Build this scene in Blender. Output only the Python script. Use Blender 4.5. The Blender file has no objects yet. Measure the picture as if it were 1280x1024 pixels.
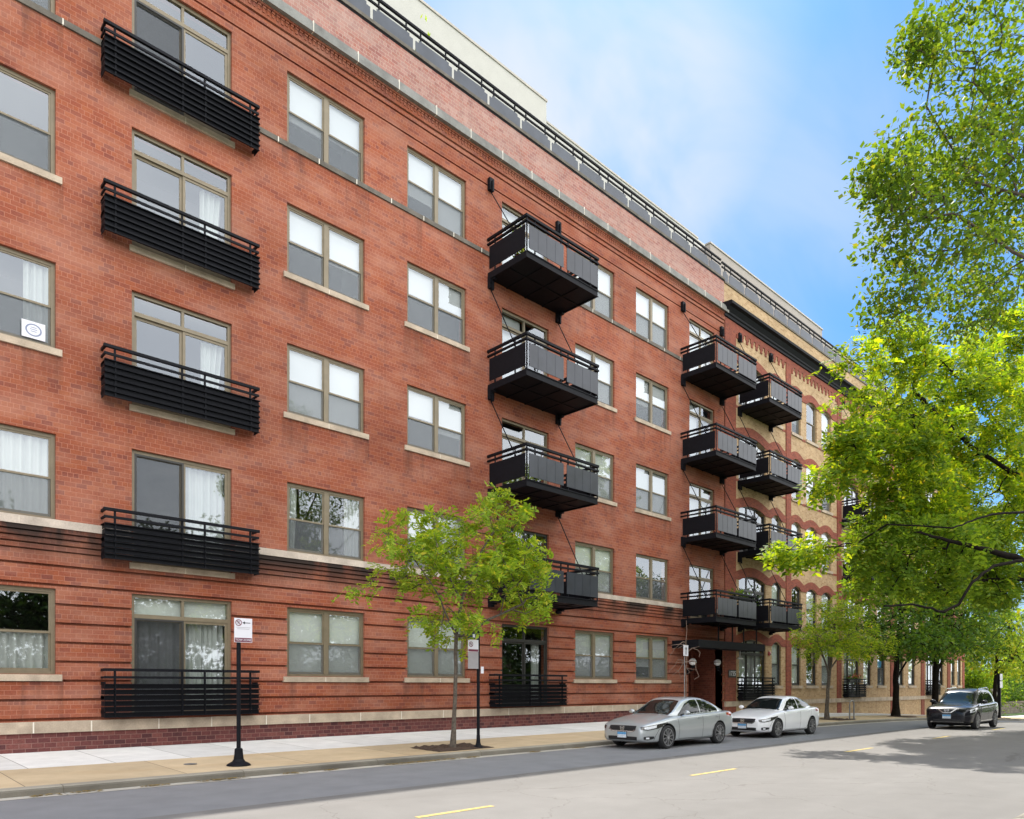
import bpy, bmesh, math, random
import numpy as np
from mathutils import Vector, Matrix
from mathutils.bvhtree import BVHTree

random.seed(7)
SC = bpy.context.scene
COL = SC.collection
PI = math.pi

# ------------------------------------------------------------------ helpers
def lin(r, g, b):
    f = lambda c: (c / 255 / 12.92) if c / 255 <= .04045 else ((c / 255 + .055) / 1.055) ** 2.4
    return (f(r), f(g), f(b))

def g(x):
    """height of the street along the facade: level, then falling away"""
    if x < 30: return 0.0
    if x < 60: return -.0007 * (x - 30) ** 2
    if x < 95:
        t = x - 60
        return -.63 - .042 * t + .0006 * t * t
    return -1.365

class MB:
    def __init__(s): s.v = []; s.f = []; s.m = []
    def add(s, vs, fs, m=0):
        o = len(s.v); s.v += [tuple(p) for p in vs]
        for f in fs: s.f.append(tuple(i + o for i in f)); s.m.append(m)
    def quad(s, a, b, c, d, m=0): s.add([a, b, c, d], [(0, 1, 2, 3)], m)
    def box(s, x0, x1, y0, y1, z0, z1, m=0):
        s.add([(x0,y0,z0),(x1,y0,z0),(x1,y1,z0),(x0,y1,z0),(x0,y0,z1),(x1,y0,z1),(x1,y1,z1),(x0,y1,z1)],
              [(0,3,2,1),(4,5,6,7),(0,1,5,4),(1,2,6,5),(2,3,7,6),(3,0,4,7)], m)
    def bar(s, a, b, w, h=None, m=0):
        """square bar from a to b"""
        h = h or w; a = Vector(a); b = Vector(b); d = (b - a).normalized()
        up = Vector((0,0,1)) if abs(d.z) < .95 else Vector((1,0,0))
        p = d.cross(up).normalized() * w / 2; q = p.cross(d).normalized() * h / 2
        vs = [a-p-q, a+p-q, a+p+q, a-p+q, b-p-q, b+p-q, b+p+q, b-p+q]
        s.add(vs, [(0,3,2,1),(4,5,6,7),(0,1,5,4),(1,2,6,5),(2,3,7,6),(3,0,4,7)], m)
    def tube(s, pts, rad, n=8, m=0, cap=True):
        pts = [Vector(p) for p in pts]
        if not hasattr(rad, '__len__'): rad = [rad] * len(pts)
        rings = []
        for i, p in enumerate(pts):
            d = (pts[min(i+1, len(pts)-1)] - pts[max(i-1, 0)]).normalized()
            up = Vector((0,0,1)) if abs(d.z) < .9 else Vector((1,0,0))
            a = d.cross(up).normalized(); b = d.cross(a)
            rings.append([p + (a*math.cos(2*PI*k/n) + b*math.sin(2*PI*k/n)) * rad[i] for k in range(n)])
        vs = [q for r in rings for q in r]; fs = []
        for i in range(len(pts)-1):
            for k in range(n):
                k2 = (k+1) % n
                fs.append((i*n+k, i*n+k2, (i+1)*n+k2, (i+1)*n+k))
        if cap: fs += [tuple(range(n)), tuple(reversed(range((len(pts)-1)*n, len(pts)*n)))]
        s.add(vs, fs, m)
    def lathe(s, prof, c, n=24, axis='z', m=0, close=True):
        """prof: (radius, height) from bottom to top"""
        vs = []; fs = []
        for r, h in prof:
            for k in range(n):
                a = 2*PI*k/n; u, w = r*math.cos(a), r*math.sin(a)
                p = (u, w, h) if axis == 'z' else (u, h, w)
                vs.append((c[0]+p[0], c[1]+p[1], c[2]+p[2]))
        for i in range(len(prof)-1):
            for k in range(n):
                k2 = (k+1) % n
                fs.append((i*n+k, i*n+k2, (i+1)*n+k2, (i+1)*n+k))
        if close: fs += [tuple(reversed(range(n))), tuple(range((len(prof)-1)*n, len(prof)*n))]
        s.add(vs, fs, m)
    def build(s, name, mats, parent=None, smooth=False, fix=False):
        me = bpy.data.meshes.new(name)
        off = Vector((0,0,0)); p = parent
        while p is not None: off += p.location; p = p.parent
        vs = [(v[0]-off.x, v[1]-off.y, v[2]-off.z) for v in s.v]
        me.from_pydata(vs, [], s.f)
        if not isinstance(mats, (list, tuple)): mats = [mats]
        for m in mats: me.materials.append(m)
        if len(mats) > 1: me.polygons.foreach_set('material_index', s.m)
        if fix:
            bm = bmesh.new(); bm.from_mesh(me); bmesh.ops.recalc_face_normals(bm, faces=bm.faces); bm.to_mesh(me); bm.free()
        if smooth: me.polygons.foreach_set('use_smooth', [True]*len(me.polygons))
        me.update()
        o = bpy.data.objects.new(name, me); COL.objects.link(o)
        if parent is not None: o.parent = parent
        return o

def tag(o, label, cat, group=None, kind=None):
    o['label'] = label; o['category'] = cat
    if group: o['group'] = group
    if kind: o['kind'] = kind
    return o

def thing(name, label, cat, loc=(0,0,0), group=None):
    o = bpy.data.objects.new(name, None); COL.objects.link(o)
    o.location = loc; o.empty_display_size = .3
    return tag(o, label, cat, group)

def struct(o, kind='structure'):
    o['kind'] = kind; return o

def copy_tree(o, parent=None):
    c = o.copy(); COL.objects.link(c)
    if parent is not None: c.parent = parent
    for ch in o.children: copy_tree(ch, c)
    return c

# ------------------------------------------------------------------ materials
class NT:
    def __init__(s, name):
        s.mat = bpy.data.materials.new(name); s.mat.use_nodes = True
        s.t = s.mat.node_tree; s.t.nodes.clear()
        s.out = s.n('ShaderNodeOutputMaterial')
    def n(s, typ, **kw):
        x = s.t.nodes.new(typ)
        for k, v in kw.items():
            if k.startswith('i_'): x.inputs[k[2:].replace('_', ' ')].default_value = v
            else: setattr(x, k, v)
        return x
    def l(s, a, b): s.t.links.new(a, b)
    def math(s, op, a, b=None, c=None):
        x = s.n('ShaderNodeMath', operation=op)
        for i, v in enumerate((a, b, c)):
            if v is None: continue
            if isinstance(v, (int, float)): x.inputs[i].default_value = v
            else: s.l(v, x.inputs[i])
        return x.outputs[0]
    def mix(s, fac, a, b, blend='MIX'):
        x = s.n('ShaderNodeMix', data_type='RGBA', blend_type=blend)
        for i, v in ((0, fac), (6, a), (7, b)):
            if isinstance(v, (int, float)): x.inputs[i].default_value = v
            elif isinstance(v, tuple): x.inputs[i].default_value = (*v, 1)
            else: s.l(v, x.inputs[i])
        return x.outputs[2]
    def pos(s): return s.n('ShaderNodeNewGeometry').outputs['Position']
    def noise(s, scale, detail=3, vec=None, rough=.55, out='Fac'):
        x = s.n('ShaderNodeTexNoise'); x.inputs['Scale'].default_value = scale
        x.inputs['Detail'].default_value = detail; x.inputs['Roughness'].default_value = rough
        s.l(vec if vec is not None else s.pos(), x.inputs['Vector'])
        return x.outputs[out]
    def ramp(s, fac, stops):
        x = s.n('ShaderNodeValToRGB'); e = x.color_ramp.elements
        while len(e) < len(stops): e.new(.5)
        for i, (p, c) in enumerate(stops):
            e[i].position = p
            e[i].color = (*c, 1) if isinstance(c, tuple) else (c, c, c, 1)
        s.l(fac, x.inputs[0]); return x.outputs[0]
    def scaled(s, sx, sy, sz):
        x = s.n('ShaderNodeVectorMath', operation='MULTIPLY'); s.l(s.pos(), x.inputs[0])
        x.inputs[1].default_value = (sx, sy, sz); return x.outputs[0]
    def principled(s, color, rough=.7, metal=0, spec=.5, coat=0, bump=None, bstr=.3, bdist=.01):
        p = s.n('ShaderNodeBsdfPrincipled')
        for nm, v in (('Base Color', color), ('Roughness', rough), ('Metallic', metal), ('Specular IOR Level', spec), ('Coat Weight', coat)):
            i = p.inputs[nm]
            if isinstance(v, tuple): i.default_value = (*v, 1)
            elif isinstance(v, (int, float)): i.default_value = v
            else: s.l(v, i)
        if bump is not None:
            b = s.n('ShaderNodeBump'); b.inputs['Strength'].default_value = bstr; b.inputs['Distance'].default_value = bdist
            s.l(bump, b.inputs['Height']); s.l(b.outputs[0], p.inputs['Normal'])
        s.l(p.outputs[0], s.out.inputs[0]); return p

def simple(name, c, rough=.6, metal=0, spec=.5, coat=0, var=.15, scale=6, bstr=0):
    t = NT(name)
    n = t.noise(scale, 4)
    col = t.mix(1, c, t.ramp(n, [(.25, 1-var), (.75, 1+var)]), 'MULTIPLY') if var else c
    t.principled(col, rough, metal, spec, coat, n if bstr else None, bstr)
    return t.mat

def brick(name, palette, mortar, bw=.25, rh=.117, ms=.0065, stain=None, wash=None, sills=False):
    t = NT(name)
    sp = t.n('ShaderNodeSeparateXYZ'); t.l(t.pos(), sp.inputs[0])
    u = t.math('ADD', sp.outputs[0], sp.outputs[1])
    cb = t.n('ShaderNodeCombineXYZ'); t.l(u, cb.inputs[0]); t.l(sp.outputs[2], cb.inputs[1])
    nz = t.n('ShaderNodeTexNoise', i_Scale=1.7); t.l(t.pos(), nz.inputs['Vector'])
    ad = t.n('ShaderNodeVectorMath', operation='MULTIPLY_ADD'); t.l(nz.outputs['Color'], ad.inputs[0])
    ad.inputs[1].default_value = (.02, .012, 0); t.l(cb.outputs[0], ad.inputs[2])
    b = t.n('ShaderNodeTexBrick'); t.l(ad.outputs[0], b.inputs['Vector'])
    b.offset = .5; b.squash = .5; b.squash_frequency = 6
    for k, v in (('Color1', (0,0,0,1)), ('Color2', (1,1,1,1)), ('Mortar', (.5,.5,.5,1)), ('Scale', 1), ('Mortar Size', ms), ('Mortar Smooth', .25), ('Bias', 0), ('Brick Width', bw), ('Row Height', rh)):
        b.inputs[k].default_value = v
    n = len(palette)
    col = t.ramp(b.outputs['Color'], [(i/(n-1), c) for i, c in enumerate(palette)])
    fine = t.noise(28, 3); big = t.noise(.45, 4)
    col = t.mix(1, col, t.ramp(fine, [(.25, .78), (.75, 1.2)]), 'MULTIPLY')
    col = t.mix(b.outputs['Fac'], col, mortar)
    col = t.mix(1, col, t.ramp(big, [(.3, .86), (.7, 1.1)]), 'MULTIPLY')
    patch = t.noise(1.1, 5, t.scaled(.5, .5, 1.6))
    if wash:   # pale lime wash / efflorescence patches
        col = t.mix(t.math('MULTIPLY', t.ramp(patch, [(.42, 0.0), (.66, 1.0)]), wash[1]), col, wash[0])
    if stain:  # sooty run-off below the stone belt course
        z0, z1, amt = stain
        m1 = t.n('ShaderNodeMapRange', interpolation_type='SMOOTHSTEP'); t.l(sp.outputs[2], m1.inputs[0]); m1.inputs[1].default_value = z0; m1.inputs[2].default_value = z1
        m2 = t.math('LESS_THAN', sp.outputs[2], z1 + .02)
        dn = t.ramp(t.noise(.55, 5, t.scaled(1.6, 1, .55)), [(.36, 0.0), (.56, 1.0)])
        f = t.math('MULTIPLY', t.math('MULTIPLY', m1.outputs[0], m2), dn)
        col = t.mix(t.math('MULTIPLY', f, amt), col, (.03,.022,.019))
    if sills:  # soot that has run down from the ends of the window sills
        mx = None
        for xc, hw in ((2.92,1.33), (11.41,1.32), (15.64,1.28), (24.04,1.28), (28.16,1.28)):
            q = t.math('LESS_THAN', t.math('ABSOLUTE', t.math('SUBTRACT', t.math('ABSOLUTE', t.math('SUBTRACT', sp.outputs[0], xc)), hw*.8)), .42)
            mx = q if mx is None else t.math('MAXIMUM', mx, q)
        mz = None
        for zs in (1.9, 9.58, 13.66, 17.45):
            m1 = t.n('ShaderNodeMapRange', interpolation_type='SMOOTHSTEP'); t.l(sp.outputs[2], m1.inputs[0]); m1.inputs[1].default_value = zs-1.3; m1.inputs[2].default_value = zs
            q = t.math('MULTIPLY', m1.outputs[0], t.math('LESS_THAN', sp.outputs[2], zs))
            mz = q if mz is None else t.math('MAXIMUM', mz, q)
        dn = t.ramp(t.noise(1.0, 4, t.scaled(2.6, 1, .3)), [(.42, 0.0), (.68, 1.0)])
        col = t.mix(t.math('MULTIPLY', t.math('MULTIPLY', t.math('MULTIPLY', mx, mz), dn), .55), col, (.06,.03,.025))
        tone = t.ramp(t.noise(.16, 3), [(.3, .84), (.7, 1.12)])
        col = t.mix(1, col, tone, 'MULTIPLY')
    # rain streaks, long and thin
    st = t.ramp(t.noise(1.0, 4, t.scaled(3.2, 3.2, .12)), [(.55, 0.0), (.75, 1.0)])
    col = t.mix(t.math('MULTIPLY', st, .16), col, (.07, .04, .035))
    hgt = t.math('SUBTRACT', t.math('MULTIPLY', fine, .35), b.outputs['Fac'])
    t.principled(col, .85, spec=.25, bump=hgt, bstr=.5, bdist=.012)
    return t.mat

RED = [(.20,.058,.040), (.25,.069,.039), (.28,.076,.038), (.30,.083,.038), (.28,.079,.042), (.262,.070,.038), (.315,.095,.045)]
M = {}
M['red'] = brick('red_brick', RED, (.40,.165,.108), bw=.24, rh=.113, ms=.006, sills=True, stain=(4.45, 5.5, 1.0), wash=((.60,.36,.27), .22))
M['redplain'] = brick('plain_red_brick', RED, (.46,.22,.15))
M['pale'] = brick('pale_pink_brick', [(.29,.115,.10), (.36,.175,.15), (.38,.155,.12), (.42,.23,.195), (.33,.13,.10)], (.48,.37,.31), wash=((.46,.33,.285), .45))
M['plinth'] = brick('dark_plinth_brick', [(.085,.032,.033), (.125,.042,.04), (.15,.05,.045), (.18,.065,.055)], (.24,.13,.11))
M['tan'] = brick('tan_brick', [(.36,.22,.11), (.44,.29,.15), (.49,.33,.18), (.53,.37,.21), (.40,.25,.13)], (.50,.40,.28), bw=.24, rh=.10)
M['trim'] = brick('deep_red_trim_brick', [(.20,.058,.040), (.25,.070,.045), (.30,.085,.050)], (.30,.13,.09), bw=.22, rh=.09, ms=.004)
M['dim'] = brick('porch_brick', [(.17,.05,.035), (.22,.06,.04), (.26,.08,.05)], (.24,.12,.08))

def stone(name, c, dark=.6):
    t = NT(name)
    n = t.noise(2.2, 6); f = t.noise(30, 3)
    col = t.mix(t.ramp(n, [(.35, 0.0), (.75, 1.0)]), c, tuple(v*dark for v in c))
    col = t.mix(1, col, t.ramp(f, [(.3, .9), (.7, 1.08)]), 'MULTIPLY')
    t.principled(col, .85, spec=.3, bump=f, bstr=.25)
    return t.mat
M['stone'] = stone('limestone', (.52,.42,.32))
M['belt'] = stone('pale_limestone', (.60,.51,.43))
M['sooty'] = stone('weathered_stone', (.17,.15,.125), .5)
M['cornice'] = stone('grey_cornice_stone', (.27,.265,.25), .6)
M['joint'] = simple('pale_joint_mortar', (.72,.67,.58), .9, var=.1)
M['stucco'] = stone('cream_stucco', (.53,.515,.475), .93)
M['stuccog'] = stone('greyish_stucco', (.40,.355,.32), .93)
M['coping'] = simple('metal_coping', (.40,.37,.32), .5, .3)
M['black'] = simple('black_painted_steel', (.0065,.007,.010), .6, spec=.14, var=.25, scale=9)
M['panelg'] = simple('grey_blue_sheet', (.062,.070,.090), .5, spec=.4, var=.25, scale=1.2)
M['panel'] = simple('dark_panel_steel', (.026,.030,.041), .42, spec=.45, var=.3, scale=1.5)  # balcony fronts; the sky's sheen is put into the blue-grey
M['frame'] = simple('bronze_window_frame', (.20,.162,.105), .45, .15, var=.12)
M['dframe'] = simple('dark_window_frame', (.035,.033,.03), .45, var=.1)
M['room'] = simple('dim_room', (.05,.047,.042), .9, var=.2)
M['blind'] = simple('white_roller_blind', (.425,.44,.445), .8, var=.03, scale=2)
M['blindg'] = simple('pale_green_blind', (.56,.60,.56), .8, var=.04, scale=2)
M['roofing'] = simple('roof_membrane', (.3,.3,.3), .9)

def glass(name, refl, tint=(.97,.985,.975), ior=2.45):
    t = NT(name)
    fr = t.n('ShaderNodeFresnel', i_IOR=ior)
    wav = t.noise(.9, 2); bp = t.n('ShaderNodeBump', i_Strength=.03, i_Distance=.03); t.l(wav, bp.inputs['Height'])
    gl = t.n('ShaderNodeBsdfGlossy'); gl.inputs['Roughness'].default_value = .015; gl.inputs['Color'].default_value = (refl*.90, refl*.96, refl*1.03, 1)
    t.l(bp.outputs[0], gl.inputs['Normal'])
    tr = t.n('ShaderNodeBsdfTransparent'); tr.inputs['Color'].default_value = (*tint, 1)
    # a thin pane reflects alike from both sides (no total reflection from within)
    gn = t.n('ShaderNodeNewGeometry'); fac = t.math('MULTIPLY', fr.outputs[0], t.math('SUBTRACT', 1, gn.outputs['Backfacing']))
    fac = t.math('ADD', fac, t.math('MULTIPLY', gn.outputs['Backfacing'], .14))
    mx = t.n('ShaderNodeMixShader'); t.l(fac, mx.inputs[0]); t.l(tr.outputs[0], mx.inputs[1]); t.l(gl.outputs[0], mx.inputs[2])
    t.l(mx.outputs[0], t.out.inputs[0]); return t.mat
M['glass'] = glass('window_glass', 1.0)
def screen_mat(name, c1, c2):
    t = NT(name)
    n = t.noise(9, 5)
    d = t.n('ShaderNodeBsdfDiffuse'); t.l(t.mix(n, c1, c2), d.inputs['Color'])
    tr = t.n('ShaderNodeBsdfTransparent')
    mx = t.n('ShaderNodeMixShader', i_Fac=.58); t.l(d.outputs[0], mx.inputs[1]); t.l(tr.outputs[0], mx.inputs[2])
    t.l(mx.outputs[0], t.out.inputs[0]); return t.mat
M['screen'] = screen_mat('insect_screen_mesh', (.12,.13,.14), (.22,.24,.25))
M['screend'] = screen_mat('dark_door_screen', (.035,.037,.038), (.06,.063,.062))
def cloth(name, c):
    t = NT(name)
    d = t.n('ShaderNodeBsdfDiffuse'); d.inputs['Color'].default_value = (*c, 1)
    tl = t.n('ShaderNodeBsdfTranslucent'); tl.inputs['Color'].default_value = (*c, 1)
    mx = t.n('ShaderNodeMixShader', i_Fac=.25); t.l(d.outputs[0], mx.inputs[1]); t.l(tl.outputs[0], mx.inputs[2])
    t.l(mx.outputs[0], t.out.inputs[0]); return t.mat
M['curtain'] = cloth('white_sheer_curtain', (.48,.51,.485))
M['curtaing'] = cloth('grey_curtain', (.30,.31,.33))

def paving(name, c, var, joint, bstr=.12, dirt=None):
    """concrete slabs with sawn joints across the walk every `joint` metres"""
    t = NT(name)
    sp = t.n('ShaderNodeSeparateXYZ'); t.l(t.pos(), sp.inputs[0])
    big = t.noise(.35, 5); mid = t.noise(2.5, 5); f = t.noise(60, 3)
    col = t.mix(t.ramp(big, [(.3, 0.0), (.7, 1.0)]), c, tuple(v*var for v in c))
    col = t.mix(1, col, t.ramp(mid, [(.3, .9), (.7, 1.06)]), 'MULTIPLY')
    col = t.mix(1, col, t.ramp(f, [(.3, .92), (.7, 1.06)]), 'MULTIPLY')
    if dirt:
        dd = t.ramp(t.noise(.8, 6, t.scaled(.4, 1.4, 1)), [(.5, 0.0), (.72, 1.0)])
        col = t.mix(t.math('MULTIPLY', dd, dirt[1]), col, dirt[0])
    if joint:
        xx = t.math('DIVIDE', sp.outputs[0], joint)
        cell = t.n('ShaderNodeTexWhiteNoise', noise_dimensions='1D'); t.l(t.math('FLOOR', xx), cell.inputs['W'])
        col = t.mix(1, col, t.ramp(cell.outputs[0], [(0, .90), (1, 1.06)]), 'MULTIPLY')
        fr = t.math('ABSOLUTE', t.math('SUBTRACT', t.math('FRACT', xx), .5))
        j = t.math('GREATER_THAN', fr, .5 - .009/joint)
        col = t.mix(t.math('MULTIPLY', j, .75), col, (.10,.085,.06))
    t.principled(col, .9, spec=.25, bump=f, bstr=bstr)
    return t.mat
M['walk'] = paving('white_concrete', (.69,.68,.655), .93, 1.55)
M['parkway'] = paving('tan_concrete', (.58,.455,.295), .82, 2.6, dirt=((.40,.27,.14), .45))
M['kerbface'] = paving('scuffed_kerb_face', (.21,.19,.155), .6, 3.1, dirt=((.055,.05,.042), .9))
M['kerb'] = paving('kerb_concrete', (.36,.33,.27), .72, 3.1, dirt=((.13,.12,.10), .8))
M['gutter'] = paving('gutter_concrete', (.50,.47,.41), .8, 3.1, dirt=((.2,.17,.12), .7))

def road_mat():
    t = NT('worn_street_surface')
    sp = t.n('ShaderNodeSeparateXYZ'); t.l(t.pos(), sp.inputs[0])
    big = t.noise(.16, 5, t.scaled(.5, 1.6, 1)); mid = t.noise(1.6, 6); f = t.noise(75, 3)
    col = t.mix(t.ramp(big, [(.3, 0.0), (.7, 1.0)]), (.184,.176,.166), (.150,.143,.134))
    col = t.mix(1, col, t.ramp(mid, [(.3, .93), (.7, 1.05)]), 'MULTIPLY')
    col = t.mix(1, col, t.ramp(f, [(.25, .82), (.75, 1.15)]), 'MULTIPLY')
    # polished wheel tracks and oil drips along the lanes
    tr = t.ramp(t.noise(1.0, 4, t.scaled(.05, 1.3, 1)), [(.5, 0.0), (.7, 1.0)])
    col = t.mix(t.math('MULTIPLY', tr, .25), col, (.128,.121,.112))
    spots = t.ramp(t.noise(2.2, 2), [(.70, 0.0), (.76, 1.0)])
    col = t.mix(t.math('MULTIPLY', spots, .35), col, (.10,.09,.08))
    # fine hairline cracks
    w = t.n('ShaderNodeTexVoronoi', feature='DISTANCE_TO_EDGE'); w.inputs['Scale'].default_value = .33
    ds = t.n('ShaderNodeVectorMath', operation='MULTIPLY_ADD'); nn = t.noise(1.1, 5, out='Color'); t.l(nn, ds.inputs[0]); ds.inputs[1].default_value = (1.1,1.1,0); t.l(t.pos(), ds.inputs[2])
    t.l(ds.outputs[0], w.inputs['Vector'])
    cr = t.math('LESS_THAN', w.outputs['Distance'], .0035)
    col = t.mix(t.math('MULTIPLY', cr, .42), col, (.08,.07,.06))
    # bluish grey strip along the parking lane
    e = t.math('ADD', sp.outputs[1], t.math('MULTIPLY', t.math('SUBTRACT', mid, .5), .05))
    lane = t.math('GREATER_THAN', e, -9.30)
    pav = t.mix(t.ramp(mid, [(.3, 0.0), (.7, 1.0)]), (.222,.223,.229), (.186,.187,.192))
    pav = t.mix(1, pav, t.ramp(f, [(.25, .8), (.75, 1.15)]), 'MULTIPLY')
    col = t.mix(lane, col, pav)
    t.principled(col, .88, spec=.3, bump=f, bstr=.25)
    return t.mat
M['road'] = road_mat()
M['yellow'] = simple('worn_yellow_paint', (.42,.32,.10), .85, var=.45, scale=14)
M['grass'] = simple('grass', (.07,.13,.025), .95, var=.5, scale=3, bstr=.4)
M['mulch'] = simple('bark_mulch', (.055,.032,.02), .95, var=.7, scale=22, bstr=.8)
M['litter'] = simple('fallen_leaf_litter', (.22,.15,.045), .95, var=.6, scale=30)
M['bark'] = simple('grey_brown_bark', (.105,.085,.066), .95, var=.5, scale=14, bstr=.6)
M['barkm'] = simple('brown_bark', (.075,.056,.043), .95, var=.5, scale=14, bstr=.6)
M['barkd'] = simple('dark_bark', (.015,.012,.010), .95, spec=.08, var=.5, scale=14, bstr=.6)
M['twig'] = simple('bare_pale_twig', (.22,.15,.115), .9, var=.3, scale=14)

def leaf_mat(name, c1, c2, c3, trans=.45):
    t = NT(name)
    r = t.n('ShaderNodeNewGeometry').outputs['Random Per Island']
    col = t.ramp(r, [(0, c1), (.5, c2), (.93, c3), (1, (c3[0]*1.5, c3[1]*1.05, c3[2]))])
    d = t.n('ShaderNodeBsdfPrincipled'); t.l(col, d.inputs['Base Color']); d.inputs['Roughness'].default_value = .6; d.inputs['Specular IOR Level'].default_value = .18
    tl = t.n('ShaderNodeBsdfTranslucent')
    t.l(t.mix(1, col, (2.1, 1.8, .55), 'MULTIPLY'), tl.inputs['Color'])
    mx = t.n('ShaderNodeMixShader', i_Fac=trans); t.l(d.outputs[0], mx.inputs[1]); t.l(tl.outputs[0], mx.inputs[2])
    t.l(mx.outputs[0], t.out.inputs[0]); return t.mat
M['leafy'] = leaf_mat('yellow_green_leaf', (.06,.13,.012), (.15,.25,.018), (.28,.36,.024), .56)
M['leafg'] = leaf_mat('fresh_green_leaf', (.055,.115,.018), (.09,.165,.02), (.15,.225,.03), .5)
M['leafd'] = leaf_mat('deep_green_leaf', (.04,.10,.018), (.07,.15,.022), (.115,.20,.03), .42)
M['leafs'] = leaf_mat('spring_leaf', (.12,.22,.022), (.21,.325,.03), (.32,.40,.05))
M['leafm'] = leaf_mat('mid_green_leaf', (.075,.15,.02), (.135,.235,.026), (.21,.31,.04), .56)
M['leafdd'] = leaf_mat('darkened_deep_leaf', (.018,.045,.010), (.03,.07,.013), (.05,.10,.018), .3)  # leaf green darkened so the window reflections come out dark
M['conifer'] = leaf_mat('dark_needle_leaf', (.015,.035,.018), (.025,.05,.022), (.04,.07,.03), .2)

def car_paint(name, c, metal, rough=.28):
    t = NT(name)
    t.principled(c, rough, metal, .5 if c[0] > .1 else .3, 1.0 if c[0] > .1 else .55)
    return t.mat
M['silver'] = car_paint('silver_car_paint', (.46,.485,.49), .4, .34)
M['white'] = car_paint('white_car_paint', (.86,.87,.88), 0, .33)
M['blackcar'] = car_paint('black_car_paint', (.010,.010,.014), .1, .25)
M['cglass'] = simple('tinted_car_glass', (.010,.013,.013), .03, 0, .45, 0, var=0)
M['rubber'] = simple('tyre_rubber', (.018,.018,.019), .8, var=.2)
M['alloy'] = simple('alloy_rim', (.48,.48,.49), .3, .8, var=.08)
M['chrome'] = simple('chrome_trim', (.75,.75,.76), .12, 1, var=0)
M['trimblack'] = simple('black_plastic_trim', (.014,.014,.016), .45, var=.1)
M['lens'] = simple('headlamp_lens', (.50,.52,.54), .1, .4, .8, 1, var=.45, scale=24)
M['lensw'] = simple('clear_lamp_lens', (.78,.80,.82), .15, 0, .8, 1, var=.12, scale=20)
M['lamphouse'] = simple('smoked_lamp_housing', (.06,.055,.05), .12, .2, .6, 1, var=.4, scale=24)
M['redlens'] = simple('red_tail_lens', (.35,.02,.02), .1, 0, .8, 1, var=.1)
M['well'] = simple('wheel_well_black', (.008,.008,.008), .9, var=0)
M['plateb'] = simple('blue_plate_sky', (.10,.33,.62), .4, var=.2, scale=30)
M['platew'] = simple('white_plate', (.62,.68,.74), .4, var=.25, scale=30)
M['signw'] = simple('white_sign_face', (.74,.73,.78), .5, var=.03)
M['signr'] = simple('dark_red_sign_ink', (.16,.02,.05), .5, var=.1)
M['signg'] = simple('grey_sign_face', (.33,.31,.32), .5, var=.1)
M['signblue'] = simple('dark_blue_sign_face', (.01,.03,.06), .5, var=.1)
M['ink'] = simple('black_sign_ink', (.015,.013,.02), .6, var=0)
M['globe'] = simple('white_glass_globe', (.82,.82,.84), .2, 0, .5, .5, var=.02)
M['doorwood'] = simple('brown_door', (.16,.10,.06), .5, var=.2)
M['steel'] = simple('galvanised_steel', (.30,.30,.31), .45, .7, var=.15)
M['flower'] = simple('red_petal', (.55,.04,.05), .6, var=.3, scale=30)
M['pot'] = simple('terracotta_pot', (.32,.12,.06), .8)
M['bluesheet'] = simple('blue_sheet', (.06,.30,.55), .5, var=.3, scale=5)
M['rubble'] = brick('rough_garden_stone', [(.10,.085,.065), (.16,.135,.105), (.21,.18,.145), (.13,.11,.09)], (.12,.10,.08), bw=.5, rh=.25, ms=.02)

# ------------------------------------------------------------------ street and ground
XS = list(range(-30, 30, 5)) + list(range(30, 100, 2)) + list(range(100, 190, 15))
def sheet(name, prof, mat, xs=XS, kind='structure', tilt=True):
    """profile (y, z above street) swept along x on the falling street"""
    mb = MB(); n = len(prof)
    for x in xs:
        for y, z in prof: mb.v.append((x, y, z + g(x)))
    for i in range(len(xs)-1):
        for k in range(n-1):
            a = i*n + k; mb.f.append((a, a+1, a+n+1, a+n)); mb.m.append(0)
    o = mb.build(name, mat, fix=False); o['kind'] = kind
    return o
gx = [-400, -60] + XS + [260, 500]
sheet('ground', [(-400,-.16), (-60,-.16), (-18,-.16), (0,-.16), (20,-.16), (60,-.1), (420,-.1)], M['grass'], gx)
sheet('road', [(-17.6,0), (-15,.0), (-11.85,.0), (-8.5,.0), (-6.22,0)], M['road'])
sheet('gutter', [(-6.24,.005), (-6.05,.004), (-5.93,.004)], M['gutter'])
sheet('kerb', [(-5.945,-.05), (-5.925,.085), (-5.905,.112)], M['kerbface'])
sheet('kerb', [(-5.905,.112), (-5.88,.125), (-5.84,.132), (-5.70,.135)], M['kerb'])
sheet('parkway_pavement', [(-5.70,.131), (-3.22,.19)], M['parkway'])
sheet('sidewalk', [(-3.22,.19), (.5,.262)], M['walk'])
sheet('kerb', [(-17.86,.135), (-17.72,.132), (-17.66,.115), (-17.63,.075), (-17.6,-.05)], M['kerb'])
sheet('sidewalk', [(-24,.2), (-20.5,.19), (-17.86,.135)], M['walk'])
# centre line dashes
dm = MB()
for x0, x1 in ((-2.2,-.3), (6.0,7.4), (12.75,14.5), (20.3,22.2), (27.6,29.4), (35,36.9), (43,44.8), (50.5,52.3), (58,59.8)):
    n = 4
    for i in range(n):
        a = x0 + (x1-x0)*i/n; b = x0 + (x1-x0)*(i+1)/n
        dm.quad((a,-11.915,g(a)+.004), (b,-11.915,g(b)+.004), (b,-11.805,g(b)+.004), (a,-11.805,g(a)+.004))
struct(dm.build('lane_marking', M['yellow']))
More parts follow.
